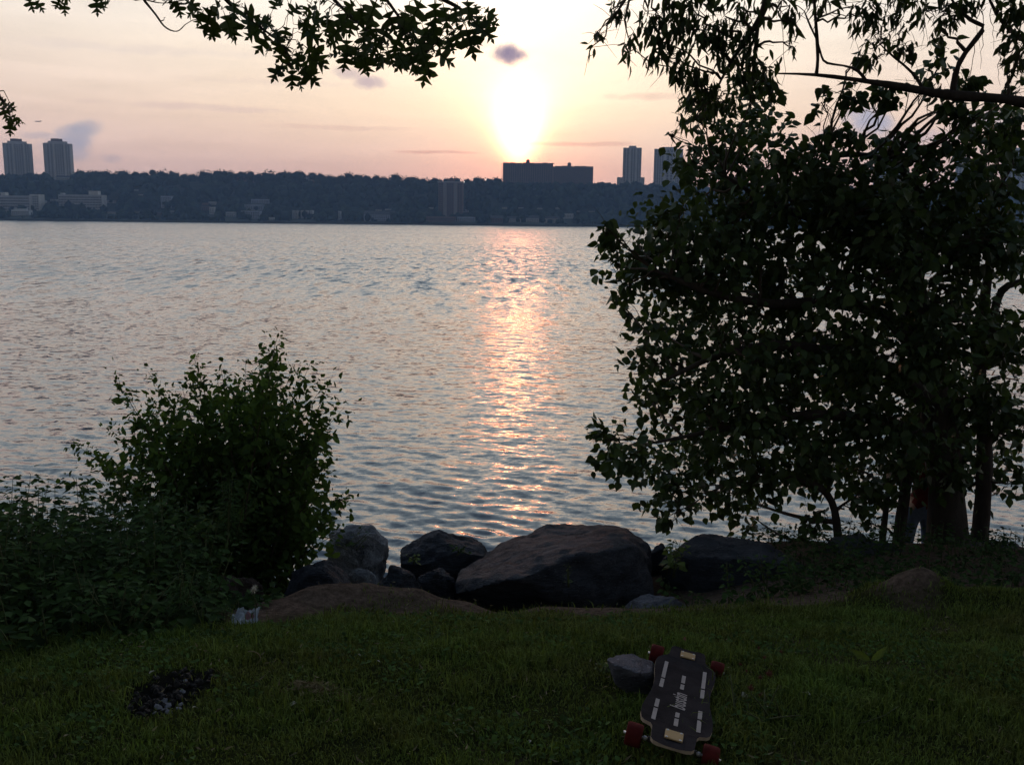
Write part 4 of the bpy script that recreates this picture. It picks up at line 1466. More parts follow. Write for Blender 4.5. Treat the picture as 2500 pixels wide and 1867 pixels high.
def leaf_objects(tmpl, pos, Mx, size, mat, parent, name='leaf'):
    me = mesh_np(name, tmpl[0], tmpl[1], True)
    me.materials.append(mat)
    base = Vector((0, 0, 0)); q = parent
    while q is not None:
        base += q.location; q = q.parent
    for p, m, s in zip(pos, Mx, size):
        o = bpy.data.objects.new(name, me); COL.objects.link(o)
        o.parent = parent
        o.matrix_local = Matrix.Translation(Vector(p) - base) @ Matrix(m.tolist()).to_4x4() @ Matrix.Scale(float(s), 4)

M_MULB = material('broad_leaf', (0.050, 0.085, 0.026), 0.55, 0.3, 6.0, objvar=0.45, trans=0.25, spec=0.35)
M_DROOP = material('narrow_leaf', (0.048, 0.075, 0.026), 0.55, 0.3, 6.0, objvar=0.4, trans=0.28, spec=0.3)
M_OAK = material('oak_leaf', (0.045, 0.072, 0.022), 0.5, 0.3, 6.0, objvar=0.35, trans=0.28, spec=0.35)
M_SHRUB = material('shrub_leaf', (0.072, 0.130, 0.036), 0.8, 0.3, 6.0, objvar=0.5, trans=0.3, spec=0.1)
M_WEED = material('weed_leaf', (0.040, 0.074, 0.022), 0.85, 0.35, 3.0, objvar=0.55, trans=0.15, spec=0.08)
M_BRIGHT = material('young_leaf', (0.11, 0.16, 0.035), 0.6, 0.3, 6.0, objvar=0.35, trans=0.3, spec=0.3)
M_BARK = material('dark_bark', (0.060, 0.048, 0.040), 0.9, 0.35, 14.0, 1.0, 22.0, stretch=(1, 1, 0.25))
M_TWIG = material('brown_twig', (0.085, 0.062, 0.045), 0.85, 0.3, 30.0)
M_STEM = material('green_stem', (0.075, 0.09, 0.035), 0.8, 0.3, 20.0)


def bez(a, b, n, sag, rr):
    """gently wandering path from a to b"""
    pts = []
    off = Vector((rr.uniform(-1, 1), rr.uniform(-1, 1), rr.uniform(-0.4, 1))) * sag * (b - a).length
    for i in range(n + 1):
        t = i / n
        pts.append(a.lerp(b, t) + off * (4 * t * (1 - t)) + Vector((rr.gauss(0, 1), rr.gauss(0, 1), rr.gauss(0, 1))) * (0.012 if 0 < i < n else 0))
    return pts


def crown_from_clumps(root, clumps, d0, tmpl, leaf, dens, mat, seed, stems, twig_mat=M_TWIG, down=0.5, nobj=300, wob=0.9, twigs=4, shell=0.42, flat=0.8):
    """leaves in ellipsoid clumps (pixel x, y, rx, ry [, depth offset, density]); branches join the clumps to the stems"""
    rng = np.random.default_rng(seed)
    rr = random.Random(seed)
    POS, AX, NR, SZ = [], [], [], []
    br = MB()
    stem_pts = [(Vector(p), r) for path in stems for p, r in path]
    for cl in clumps:
        px, py, rx, ry = cl[:4]
        dd = cl[4] if len(cl) > 4 and cl[4] is not None else rr.uniform(-wob, wob)
        dn = cl[5] if len(cl) > 5 else 1.0
        d = d0 + dd
        c = P(px, py, d)
        k = d / FPX * 1.03
        R3 = np.array([rx * k, (rx + ry) * 0.5 * k * flat, ry * k])
        n = max(6, int(dens * dn * (R3[0] * R3[2]) / (leaf * leaf)))
        # leaves sit in small sprays along twigs, not evenly
        k_ = max(3, n // 10)
        u = rng.normal(size=(k_, 3)); u /= np.linalg.norm(u, axis=1, keepdims=True)
        ctr = u * R3 * (rng.random(k_) ** shell)[:, None]
        pick = rng.integers(0, k_, n)
        p = np.array(c) + ctr[pick] + rng.normal(size=(n, 3)) * np.minimum(leaf * 0.95, R3 * 0.35)
        u = u[pick]
        POS.append(p)
        ax = u * 0.55 + rng.normal(size=(n, 3)) * 0.55 + np.array([0, 0, -down])
        AX.append(ax)
        NR.append(rng.normal(size=(n, 3)) * 0.55 + np.array([0, -0.35, 0.8]))
        SZ.append(leaf * rng.uniform(0.42, 1.2, n) ** 0.9)
        # branch to the clump
        if stem_pts:
            best = min(stem_pts, key=lambda q: (q[0] - c).length + 0.6 * max(0, q[0].z - c.z))
            a, ra = best
            path = bez(a, c, 7, 0.10, rr)
            r0 = min(ra * 0.8, 0.012 + 0.012 * (c - a).length)
            br.tube(path, [r0 + (0.004 - r0) * (i / 7) for i in range(8)], 5)
            for _ in range(twigs):
                q = p[rr.randrange(n)]
                st = path[rr.randrange(4, 8)]
                tp = bez(st, Vector(q), 4, 0.12, rr)
                br.tube(tp, [0.0042, 0.0036, 0.003, 0.0024, 0.0016], 4)
                # fine side shoots
                for _ in range(2):
                    s0 = tp[rr.randrange(1, 4)]
                    s1 = s0 + Vector((rr.gauss(0, 1), rr.gauss(0, 1), rr.gauss(0, 1))) * leaf * 1.1
                    br.tube([s0, (s0 + s1) / 2 + Vector((0, 0, 0.01)), s1], [0.0022, 0.0018, 0.001], 4)
    POS, AX, NR, SZ = map(np.concatenate, (POS, AX, NR, SZ))
    Mx = frames(AX, NR)
    Mx[:, :, 0] *= rng.uniform(0.62, 1.18, len(Mx))[:, None]        # narrow and broad, flat and curled leaves
    Mx[:, :, 2] *= rng.uniform(-0.6, 2.2, len(Mx))[:, None]
    order = np.argsort(POS[:, 1])
    cut = order[:min(nobj, len(order))]
    # spread the single leaves over the near face of the crown rather than one spot
    if nobj and len(order) > nobj:
        cell = {}
        for i in order:
            key = (int(POS[i, 0] / (leaf * 2.0)), int(POS[i, 2] / (leaf * 2.0)))
            cell.setdefault(key, []).append(i)
        cut = []
        lay = 0
        while len(cut) < nobj and lay < 40:
            for key, ids in cell.items():
                if lay < len(ids): cut.append(ids[lay])
                if len(cut) >= nobj: break
            lay += 1
        cut = np.array(cut)
    rest = np.setdiff1d(np.arange(len(POS)), cut)
    V, F = scatter(tmpl, POS[rest], Mx[rest], SZ[rest])
    fo = link('foliage', mesh_np('foliage', V, F, True), mat, root)
    fo['kind'] = 'stuff'
    if nobj: leaf_objects(tmpl, POS[cut], Mx[cut], SZ[cut], mat, root)
    if br.v: br.build('branches', twig_mat, root, True)['kind'] = 'stuff'
    return len(POS)


def px_path(pts, d):
    """[(px, py, depth offset, radius)] -> [(world point, radius)] resampled"""
    raw = [(P(x, y, d + o), r) for x, y, o, r in pts]
    out = []
    for (a, ra), (b, rb) in zip(raw[:-1], raw[1:]):
        n = max(2, int((b - a).length / 0.12))
        for i in range(n):
            t = i / n
            out.append((a.lerp(b, t), ra + (rb - ra) * t))
    out.append(raw[-1])
    # soften corners
    for _ in range(2):
        out = [out[0]] + [((out[i - 1][0] + out[i][0] * 2 + out[i + 1][0]) / 4, out[i][1]) for i in range(1, len(out) - 1)] + [out[-1]]
    return out


def stem_obj(name, path, mat, root, n=9, knob=0.06, seed=1):
    m = MB()
    m.tube([p for p, r in path], [r * (1 + knob * math.sin(i * 1.7 + seed) + knob * 0.6 * math.sin(i * 0.63 + seed * 2)) for i, (p, r) in enumerate(path)], n)
    return m.build(name, mat, root, True)


# ------------------------------------------------------------------ the broad leaved tree on the right
def right_tree():
    d = 8.5
    base = P(2285, 1345, d)
    root = empty('bank_tree', base, 'broad dark multi stemmed tree filling the right side of the bank', 'tree')
    stems = []
    def st(name, pts, seed):
        p = px_path(pts, d); stems.append(p)
        stem_obj(name, p, M_BARK, root, 12, 0.05, seed)
    st('trunk', [(2315, 1385, 0, .26), (2314, 1335, 0, .215), (2312, 1260, 0, .175), (2308, 1150, 0.02, .16), (2292, 1020, 0.05, .15), (2262, 880, 0.1, .13), (2235, 740, 0.1, .11), (2225, 600, 0.1, .07), (2215, 470, 0.1, .03)], 1)
    st('stem', [(2385, 1380, 0.1, .12), (2394, 1290, 0.1, .075), (2403, 1180, 0.1, .072), (2404, 1060, 0.15, .07), (2390, 930, 0.2, .06), (2396, 780, 0.25, .05), (2420, 620, 0.3, .04), (2430, 480, 0.3, .015)], 2)
    st('stem', [(2184, 1390, -0.15, .065), (2194, 1310, -0.15, .052), (2207, 1220, -0.1, .050), (2222, 1120, -0.05, .046), (2236, 1000, 0, .04)], 3)
    st('stem', [(2152, 1350, 0.1, .035), (2156, 1290, 0.1, .030), (2166, 1230, 0.1, .026), (2172, 1150, 0.1, .022)], 4)
    st('stem', [(2048, 1340, -0.3, .04), (2043, 1270, -0.3, .036), (2034, 1220, -0.3, .033), (2005, 1188, -0.3, .030), (1960, 1165, -0.3, .022), (1880, 1160, -0.3, .012)], 5)
    st('limb', [(2285, 1000, 0.05, .10), (2180, 900, -0.1, .07), (2040, 860, -0.2, .055), (1900, 840, -0.3, .045), (1760, 860, -0.35, .03), (1620, 930, -0.4, .015)], 6)
    st('limb', [(2262, 880, 0.1, .09), (2160, 760, 0.0, .06), (2020, 735, -0.1, .05), (1890, 745, -0.2, .042), (1740, 720, -0.3, .030), (1600, 660, -0.4, .014)], 7)
    st('limb', [(2232, 720, 0.1, .06), (2130, 600, 0.1, .045), (2000, 540, 0.0, .038), (1880, 500, 0, .028), (1770, 430, 0, .014)], 8)
    st('limb', [(2260, 500, 0.1, .035), (2230, 430, 0.1, .032), (2160, 385, 0.1, .028), (2090, 372, 0.1, .022), (2020, 385, 0.1, .016), (1960, 415, 0.1, .010)], 9)
    st('limb', [(2290, 1080, 0, .07), (2150, 1020, -0.2, .05), (1960, 1010, -0.3, .04), (1800, 1040, -0.4, .028), (1600, 1080, -0.5, .012)], 10)
    st('limb', [(2398, 900, 0.2, .05), (2440, 700, 0.2, .035), (2480, 690, 0.2, .03), (2560, 675, 0.2, .02)], 11)
    clumps = [(1690, 400, 50, 70), (1660, 420, 26, 30), (1640, 332, 9, 9, 0, .7), (1755, 320, 70, 75), (1720, 270, 40, 40), (1830, 250, 55, 55), (1870, 205, 40, 30), (1800, 430, 110, 95), (1905, 380, 80, 110),
              (1560, 600, 70, 60), (1505, 575, 40, 36), (1475, 545, 14, 10), (1500, 640, 36, 36), (1640, 560, 80, 75), (1600, 690, 80, 60), (1530, 700, 36, 46), (1515, 745, 20, 26),
              (1720, 640, 100, 80), (1850, 560, 120, 95), (1960, 480, 90, 75), (2010, 410, 50, 30, None, .6), (2090, 420, 60, 40), (2080, 500, 100, 70), (2200, 470, 110, 70), (2230, 400, 50, 40, None, .7), (2330, 430, 100, 85), (2300, 370, 40, 26, None, .6),
              (2450, 440, 80, 110), (2470, 330, 50, 70), (2400, 370, 50, 50), (2450, 570, 80, 80), (2320, 570, 110, 100), (2190, 590, 110, 90), (2040, 600, 120, 95), (1910, 690, 110, 60), (2060, 700, 100, 60), (2200, 710, 110, 90), (2320, 720, 90, 100), (2480, 800, 50, 40, None, .5),
              (1610, 800, 60, 55), (1590, 870, 60, 50), (1740, 800, 100, 80), (1850, 890, 100, 70), (1960, 900, 90, 80), (2080, 860, 100, 90), (2200, 860, 110, 110), (2320, 860, 90, 110),
              (1590, 960, 60, 60), (1490, 1068, 46, 36), (1452, 1060, 16, 12), (1540, 1110, 80, 60), (1475, 1120, 30, 30), (1690, 980, 100, 80), (1670, 1110, 100, 75), (1600, 1190, 60, 46), (1650, 1225, 55, 46), (1630, 1262, 22, 22),
              (1790, 1090, 100, 80), (1760, 1190, 70, 50), (1850, 1000, 90, 70), (1850, 1170, 70, 60), (1832, 1260, 36, 42), (1940, 1090, 100, 80), (1940, 1180, 50, 36, None, .7), (2070, 1030, 110, 105), (2050, 1140, 80, 50), (2190, 1020, 110, 120), (2290, 980, 90, 120),
              (2160, 1160, 60, 50), (2250, 1120, 70, 60), (2010, 1270, 40, 30, -0.3, .8), (1960, 1290, 34, 26, -0.4, .8), (2080, 1240, 40, 34, -0.3, .6), (2110, 1200, 40, 40, -0.2, .8), (2130, 1280, 22, 22, -0.2, .6), (2340, 1100, 40, 60, None, .7),
              (2430, 960, 50, 60), (2470, 1060, 46, 60), (2440, 1140, 46, 46), (2490, 1180, 34, 46), (2470, 880, 40, 40, None, .6), (2440, 760, 30, 20, None, .5), (2350, 1180, 22, 46, None, .5)]
    clumps += [(x, y, rx, ry, dd, k) for (x, y, rx, ry, dd, k) in [
        (2005, 250, 26, 34, -0.9, .8), (2060, 236, 36, 30, -0.9, .9), (2100, 225, 36, 20, -0.9, .8), (2130, 244, 44, 26, -0.9, .9), (2190, 208, 40, 18, -0.9, .8), (2172, 236, 24, 26, -0.9, .9), (2100, 130, 8, 12, -0.9, .8),
        (2290, 165, 40, 46, -0.9, .9), (2336, 196, 46, 34, -0.9, .9), (2284, 205, 26, 26, -0.9, .8), (2400, 192, 34, 22, -0.9, .9), (2350, 240, 56, 26, -0.9, .9), (2420, 262, 30, 22, -0.9, .8), (2300, 270, 36, 26, -0.8, .9),
        (2350, 292, 46, 34, -0.7, .9), (2040, 312, 50, 26, -0.5, .8), (2085, 338, 50, 26, -0.4, .8), (2000, 352, 44, 36, -0.3, .9), (2180, 345, 50, 26, -0.3, .7), (2250, 355, 60, 32, -0.3, .9), (2330, 345, 50, 32, -0.3, .9),
        (2410, 318, 40, 40, -0.3, .9), (2470, 290, 40, 46, -0.3, .9), (2490, 220, 24, 24, -0.6, .8), (2140, 395, 50, 22, None, .8), (2470, 830, 50, 56, 0.2, .9), (2488, 930, 40, 60, 0.2, .9), (2440, 830, 40, 40, 0.2, .8), (2490, 1010, 30, 50, 0.1, .9), (2430, 1040, 46, 46, 0.2, .9), (2490, 600, 40, 60, 0, .9)]]
    rg = np.random.default_rng(19)
    for _ in range(70):
        x, y = rg.uniform(1620, 2460), rg.uniform(430, 1170)
        if x < 1700 and (740 < y < 790 or y < 520): continue
        if 2390 < x and 640 < y < 800: continue
        clumps.append((x, y, rg.uniform(45, 85), rg.uniform(40, 75), None, 0.75))
    n = crown_from_clumps(root, clumps, d, OVATE, 0.102, 25.0, M_MULB, 41, stems, nobj=300, wob=0.75)
right_tree()


# ------------------------------------------------------------------ the tree with drooping narrow leaves, top right
def droop_tree():
    d = 7.2
    gx, gy = 5.6, 7.0
    base = Vector((gx, gy, zgs(gx, gy) - 0.2))
    root = empty('overhanging_tree', base, 'tree with drooping narrow leaves overhanging the top right corner', 'tree')
    trunk = [(base, .26), (base + Vector((-0.1, 0, 1.6)), .21), (base + Vector((-0.35, 0.1, 3.2)), .18), (base + Vector((-0.5, 0.1, 5.0)), .12), (base + Vector((-0.4, 0, 6.6)), .06)]
    stem_obj('trunk', trunk, M_BARK, root, 12)
    stems = [trunk]
    def st(pts, seed, first=None, name='limb'):
        p = px_path(pts, d)
        if first is not None: p = [first] + p
        stems.append(p)
        stem_obj(name, p, M_BARK, root, 8, 0.10, seed)
    st([(2640, 300, 0, .075), (2560, 262, 0, .048), (2450, 238, 0, .038), (2330, 236, 0, .036), (2250, 222, 0, .031), (2170, 206, 0, .026), (2080, 194, 0, .018), (1992, 181, 0, .013), (1900, 180, 0, .006)], 1, (base + Vector((-0.3, 0.1, 3.0)), .14))
    st([(1993, 182, 0, .014), (1998, 150, 0, .013), (1995, 90, 0, .012), (1988, 20, 0, .011), (1985, -80, 0, .008)], 2, name='branch')
    st([(1994, 96, 0, .008), (1978, 66, 0, .007), (1964, 28, 0, .004)], 3, name='branch')
    st([(2112, 196, 0, .015), (2100, 172, 0, .011), (2060, 158, 0, .009), (2012, 158, 0, .009), (2006, 140, 0, .008), (1998, 110, 0, .006)], 4, name='branch')
    st([(2325, 238, 0, .026), (2330, 180, 0, .023), (2350, 130, 0, .020), (2416, 62, 0, .016), (2390, 62, 0, .015), (2350, 40, 0, .012), (2310, -20, 0, .008)], 5, name='branch')
    st([(2256, 222, 0, .014), (2232, 176, 0, .010), (2180, 140, 0, .008), (2150, 110, 0, .004)], 6, name='branch')
    st([(2520, 110, 0.1, .02), (2470, 80, 0.1, .017), (2430, 40, 0.1, .012), (2405, -30, 0.1, .008)], 7, name='branch')
    # boughs above the frame that carry the hanging sprays
    st([(2700, -300, 0, .09), (2450, -220, -0.2, .07), (2150, -170, -0.4, .055), (1900, -130, -0.5, .045), (1700, -100, -0.5, .03), (1560, -60, -0.5, .014)], 8, (base + Vector((-0.5, 0.1, 4.6)), .11))
    st([(1900, -130, -0.5, .03), (1870, 20, -0.4, .024), (1850, 60, -0.4, .020), (1780, 150, -0.3, .013), (1740, 240, -0.3, .006)], 9, name='branch')
    st([(1850, 60, -0.4, .016), (1842, 150, -0.3, .012), (1830, 260, -0.3, .006)], 10, name='branch')
    sprays = [(1512, 18, 26, 18, -0.5), (1490, 25, 10, 14, -0.5), (1530, 30, 12, 18, -0.5), (1460, 85, 16, 20, -0.5), (1448, 112, 10, 18, -0.5), (1534, 92, 17, 22, -0.5), (1532, 128, 14, 22, -0.5),
              (1580, 40, 24, 36, -0.5), (1600, 60, 36, 34, -0.5), (1625, 15, 40, 40, -0.5), (1690, 20, 60, 45, -0.4), (1660, 70, 40, 36, -0.5), (1630, 100, 30, 26, -0.5), (1605, 140, 22, 30, -0.5), (1640, 165, 36, 34, -0.5), (1600, 125, 14, 20, -0.5),
              (1720, 75, 40, 40, -0.4), (1770, 40, 50, 46, -0.4), (1820, 30, 46, 40, -0.4), (1745, 110, 24, 36, -0.4), (1700, 170, 24, 34, -0.4), (1720, 205, 36, 36, -0.4), (1760, 130, 26, 36, -0.4), (1690, 200, 16, 26, -0.4), (1730, 235, 40, 26, -0.3),
              (1800, 110, 36, 40, -0.4), (1850, 120, 34, 36, -0.4), (1870, 170, 30, 44, -0.3), (1810, 180, 30, 34, -0.4), (1790, 215, 24, 30, -0.4), (1860, 200, 24, 40, -0.3), (1770, 250, 40, 20, -0.3), (1680, 262, 22, 26, -0.4), (1690, 290, 16, 20, -0.4),
              (1925, 15, 34, 16, -0.3), (1932, 58, 20, 24, -0.3), (1938, 115, 14, 8, -0.3), (2012, 12, 22, 18, -0.2), (2085, 15, 22, 26, -0.2), (2105, 40, 26, 30, -0.2), (2130, 12, 20, 16, -0.2), (2160, 40, 28, 26, -0.2), (2135, 66, 18, 18, -0.2),
              (2125, 120, 16, 30, 0), (2140, 145, 18, 18, 0), (2160, 92, 14, 14, 0), (2195, 118, 24, 24, 0), (2225, 108, 12, 12, 0), (2206, 40, 16, 12, 0), (2210, 66, 14, 10, 0), (2215, 5, 26, 14, 0),
              (2262, 30, 24, 24, 0), (2300, 40, 30, 22, 0), (2330, 10, 36, 22, 0), (2280, 78, 18, 18, 0), (2305, 60, 14, 10, 0), (2345, 25, 24, 20, 0), (2390, 6, 40, 18, 0), (2440, 10, 40, 22, 0), (2490, 20, 30, 40, 0),
              (2478, 80, 24, 40, 0), (2500, 110, 24, 50, 0), (2460, 130, 20, 26, 0), (2484, 160, 20, 24, 0), (2466, 176, 12, 14, 0)]
    # the spread crown above the frame
    rng = np.random.default_rng(8)
    for _ in range(46):
        sprays.append((rng.uniform(1600, 2800), rng.uniform(-420, -30), rng.uniform(50, 90), rng.uniform(40, 60), rng.uniform(-0.8, 0.6), 0.55))
    crown_from_clumps(root, sprays, d, NARROW, 0.095, 32.0, M_DROOP, 43, stems, down=1.25, nobj=300, twigs=2, shell=0.5)
    # bare hanging threads
    m = MB(); rr = random.Random(5)
    for (x, y, l) in [(1905, 60, 150), (1935, 95, 40), (2080, 60, 60), (2128, 40, 90), (2180, 30, 110), (2200, 90, 60), (2270, 60, 70), (2330, 90, 60), (2400, 80, 90), (2390, 60, 60), (2245, 60, 60),
                      (2380, 130, 80), (2420, 60, 60), (1700, 255, 140), (1790, 230, 90), (1660, 268, 40), (2440, 150, 60), (2490, 170, 70), (1830, 40, 80), (1500, 0, 20)]:
        a = P(x, y - 40, d - 0.1); b = P(x + rr.uniform(-12, 12), y + l, d - 0.1)
        m.tube(bez(a, b, 6, 0.06, rr), [0.0030, 0.0028, 0.0026, 0.0024, 0.002, 0.0016, 0.001], 4)
    m.build('hanging_twigs', M_TWIG, root, True)['kind'] = 'stuff'
droop_tree()


# ------------------------------------------------------------------ the oak overhead, top left
def oak_tree():
    d = 5.2
    gx, gy = -4.4, 1.2
    base = Vector((gx, gy, zgs(gx, gy) - 0.2))
    root = empty('oak_tree', base, 'oak with pointed lobed leaves overhanging the top left of the view', 'tree')
    trunk = [(base, .34), (base + Vector((0.05, 0.1, 1.4)), .26), (base + Vector((0.1, 0.3, 2.9)), .23), (base + Vector((0.0, 0.4, 4.6)), .17), (base + Vector((0, 0.4, 6.4)), .08)]
    stem_obj('trunk', trunk, M_BARK, root, 14)
    stems = []
    def st(pts, seed, first=None, name='limb'):
        p = px_path(pts, d)
        if first is not None: p = [first] + p
        stems.append(p); stem_obj(name, p, M_BARK, root, 8, 0.08, seed)
    st([(-500, -250, -1.2, .10), (-100, -160, -0.3, .07), (200, -110, 0, .055), (480, -90, 0, .045), (760, -70, 0.1, .034), (940, -50, 0.1, .024), (1080, -10, 0.2, .014), (1150, 40, 0.2, .006)], 1, (base + Vector((0.1, 0.35, 3.2)), .13))
    st([(-260, -40, 0, .03), (-120, 120, 0, .020), (-40, 200, 0, .012), (10, 250, 0, .006)], 2, name='branch')
    st([(480, -90, 0, .018), (540, -10, 0, .012), (600, 50, 0, .008), (680, 90, 0, .005), (716, 150, 0, .003)], 3, name='branch')
    st([(300, -105, 0, .012), (340, -8, 0, .008), (372, 24, 0, .006), (390, 50, 0, .005), (398, 64, 0, .0045), (416, 76, 0, .0035), (434, 79, 0, .003), (442, 71, 0, .0025)], 4, name='bare_twig')
    st([(350, -2, 0, .004), (372, 5, 0, .0035), (398, 10, 0, .0025), (420, 6, 0, .0015)], 5, name='bare_twig')
    st([(392, 52, 0, .003), (404, 50, 0, .0022), (398, 42, 0, .0018), (404, 44, 0, .001)], 6, name='bare_twig')
    st([(760, -70, 0.1, .016), (820, 10, 0.1, .010), (880, 60, 0.1, .007), (930, 110, 0.1, .004)], 7, name='branch')
    st([(900, -55, 0.1, .014), (960, 20, 0.1, .009), (1000, 80, 0.1, .006), (1040, 130, 0.1, .003)], 8, name='branch')
    # leaf marks: pixel x, y, length in pixels, pointing angle (degrees, 0 = down, + = towards the right)
    rng = np.random.default_rng(77)
    marks = [(68, -8, 40, -5), (84, -2, 40, 50), (148, -4, 40, -25), (158, 2, 40, 20), (236, -10, 46, 5), (244, -6, 40, 30),
             (430, 0, 40, 0), (410, -4, 34, 40), (462, -4, 36, 30), (480, 16, 40, -50), (498, 26, 42, -20),
             (520, 12, 60, -30), (515, 44, 52, 5), (545, 28, 60, 20), (560, 30, 62, 5), (572, 50, 62, 0), (535, 60, 40, -20), (590, 14, 58, 50), (604, 34, 54, 40), (600, 60, 50, 60), (570, 0, 60, 10), (540, -6, 60, -10), (620, 50, 40, 80),
             (640, 66, 44, -40), (664, 30, 46, 160), (684, 20, 46, 175), (700, 40, 46, 140), (660, 80, 50, -30), (676, 70, 46, 10), (690, 90, 46, -20), (716, 60, 50, 80), (726, 78, 54, 70), (740, 40, 50, 100), (735, 66, 50, 60), (700, 60, 40, 0), (668, 104, 44, -20),
             (708, 110, 46, -30), (722, 120, 46, 20), (740, 110, 54, 40), (716, 136, 40, -40), (742, 132, 60, 50), (735, 145, 46, 40), (700, 160, 40, -60), (712, 162, 62, 0), (728, 160, 50, 45), (690, 155, 46, -30), (708, 150, 40, 60),
             (762, 10, 40, -40), (775, -4, 44, -20), (780, 24, 48, 0), (795, 30, 50, 20), (812, 10, 50, -20), (826, 24, 54, 10), (806, 46, 40, -10), (845, 6, 60, 0), (860, 40, 56, -10), (838, 60, 46, -30), (880, 10, 60, 20), (900, 20, 60, 0), (920, -4, 60, -10), (940, 20, 56, 20), (896, 56, 50, 30), (868, 0, 50, -30),
             (826, 80, 44, -40), (830, 96, 40, -60), (846, 90, 46, 0), (860, 112, 44, -20), (848, 120, 52, -15), (838, 128, 40, -60), (872, 118, 48, 10), (866, 126, 46, 40), (884, 122, 52, 15), (892, 118, 50, 60), (876, 108, 40, -30), (900, 90, 46, 20), (912, 100, 40, -20), (890, 70, 46, -10),
             (930, 90, 40, -30), (936, 126, 48, -20), (944, 116, 44, 30), (960, 130, 46, -40), (966, 128, 50, 25), (980, 110, 50, -10), (976, 138, 40, 20), (990, 120, 52, 10), (1000, 130, 46, -40), (1010, 112, 44, 30), (1002, 96, 46, 0), (960, 96, 46, 10), (985, 82, 50, -30), (1020, 90, 50, 10),
             (1030, 108, 46, 0), (1036, 130, 52, 20), (1044, 140, 54, 10), (1056, 120, 50, 50), (1040, 100, 44, -20), (1030, 60, 56, 10), (1050, 40, 56, 30), (1010, 40, 60, 0), (990, 20, 60, -20), (970, 46, 56, 10), (950, 60, 50, -20), (1050, 74, 50, 0),
             (1072, 66, 56, -20), (1096, 84, 46, -10), (1100, 70, 56, 5), (1094, 94, 40, 40), (1120, 52, 60, 20), (1136, 60, 62, 10), (1152, 66, 54, 20), (1146, 50, 60, 50), (1170, 46, 50, 80), (1176, 52, 56, 30), (1160, 30, 56, 40), (1180, 20, 46, 70), (1112, 10, 60, 10), (1080, 6, 60, 0), (1140, -6, 60, 20), (1060, -4, 60, 10), (1030, -6, 60, -10),
             (2, 236, 36, 30), (4, 256, 40, 40), (14, 252, 36, 60), (20, 268, 40, 40), (30, 276, 40, 20), (10, 284, 40, 30), (26, 292, 40, -10), (36, 282, 34, 40)]
    POS, AX, NR, SZ = [], [], [], []
    tw = MB(); rr = random.Random(9)
    sp = [(Vector(p), r) for path in stems for p, r in path]
    for (x, y, L, a) in marks:
        dd = rng.uniform(-0.35, 0.45)
        p = P(x, y, d + dd)
        L = L * (rng.uniform(0.8, 1.2) if x > 250 else rng.uniform(0.75, 0.95))
        a = math.radians(a + rng.normal(0, 10))
        ax = np.array([math.sin(a), rng.uniform(-0.5, 0.5), -math.cos(a)])
        POS.append(np.array(p)); AX.append(ax); NR.append(np.array([rng.normal(0, 0.6), -1.0, rng.normal(0.2, 0.6)])); SZ.append(L / FPX * (d + dd) * 1.05)
        best = min(sp, key=lambda q: (q[0] - p).length)[0]
        tw.tube(bez(best, p, 5, 0.10, rr), [0.0034, 0.003, 0.0026, 0.0022, 0.0018, 0.0014], 4)
    POS, AX, NR, SZ = np.array(POS), np.array(AX), np.array(NR), np.array(SZ)
    leaf_objects(OAK, POS, frames(AX, NR), SZ, M_OAK, root)
    # small inner leaves that fill the sprays, and the unseen crown above the frame, added to shade the lawn
    n2 = 40
    pick = rng.integers(0, len(POS) - 9, n2)
    p2 = POS[pick] + rng.normal(size=(n2, 3)) * np.array([0.05, 0.2, 0.045]) + np.array([0, 0.1, 0.03])
    V1, F1 = scatter(OAK, p2, frames(rng.normal(size=(n2, 3)) * 0.6 + np.array([0, 0, -0.5]), rng.normal(size=(n2, 3)) + np.array([0, -0.6, 0.4])), rng.uniform(0.05, 0.09, n2))
    n = 4600
    q = np.stack([rng.uniform(-7.5, 2.4, n), rng.uniform(-4.0, 5.4, n), np.zeros(n)], 1)
    low = np.maximum(4.6 + np.maximum(q[:, 1], 0) * 0.30 + 0.55, 5.6)
    q[:, 2] = low + rng.random(n) ** 1.3 * 2.6
    V2, F2 = scatter(OAK, q, frames(rng.normal(size=(n, 3)), rng.normal(size=(n, 3)) * 0.6 + np.array([0, 0, 1.0])), rng.uniform(0.11, 0.17, n))
    fo = link('foliage', mesh_np('foliage', np.concatenate([V1, V2]), np.concatenate([F1, F2 + len(V1)]), True), M_OAK, root)
    fo['kind'] = 'stuff'
    for k in range(16):
        e = Vector((rr.uniform(-7, 2), rr.uniform(-3.5, 4.5), rr.uniform(6.6, 8.0)))
        a = trunk[3][0]
        tw.tube(bez(a, e, 8, 0.12, rr), [0.07 - 0.0075 * i for i in range(9)], 6)
    tw.build('branches', M_TWIG, root, True)['kind'] = 'stuff'
oak_tree()

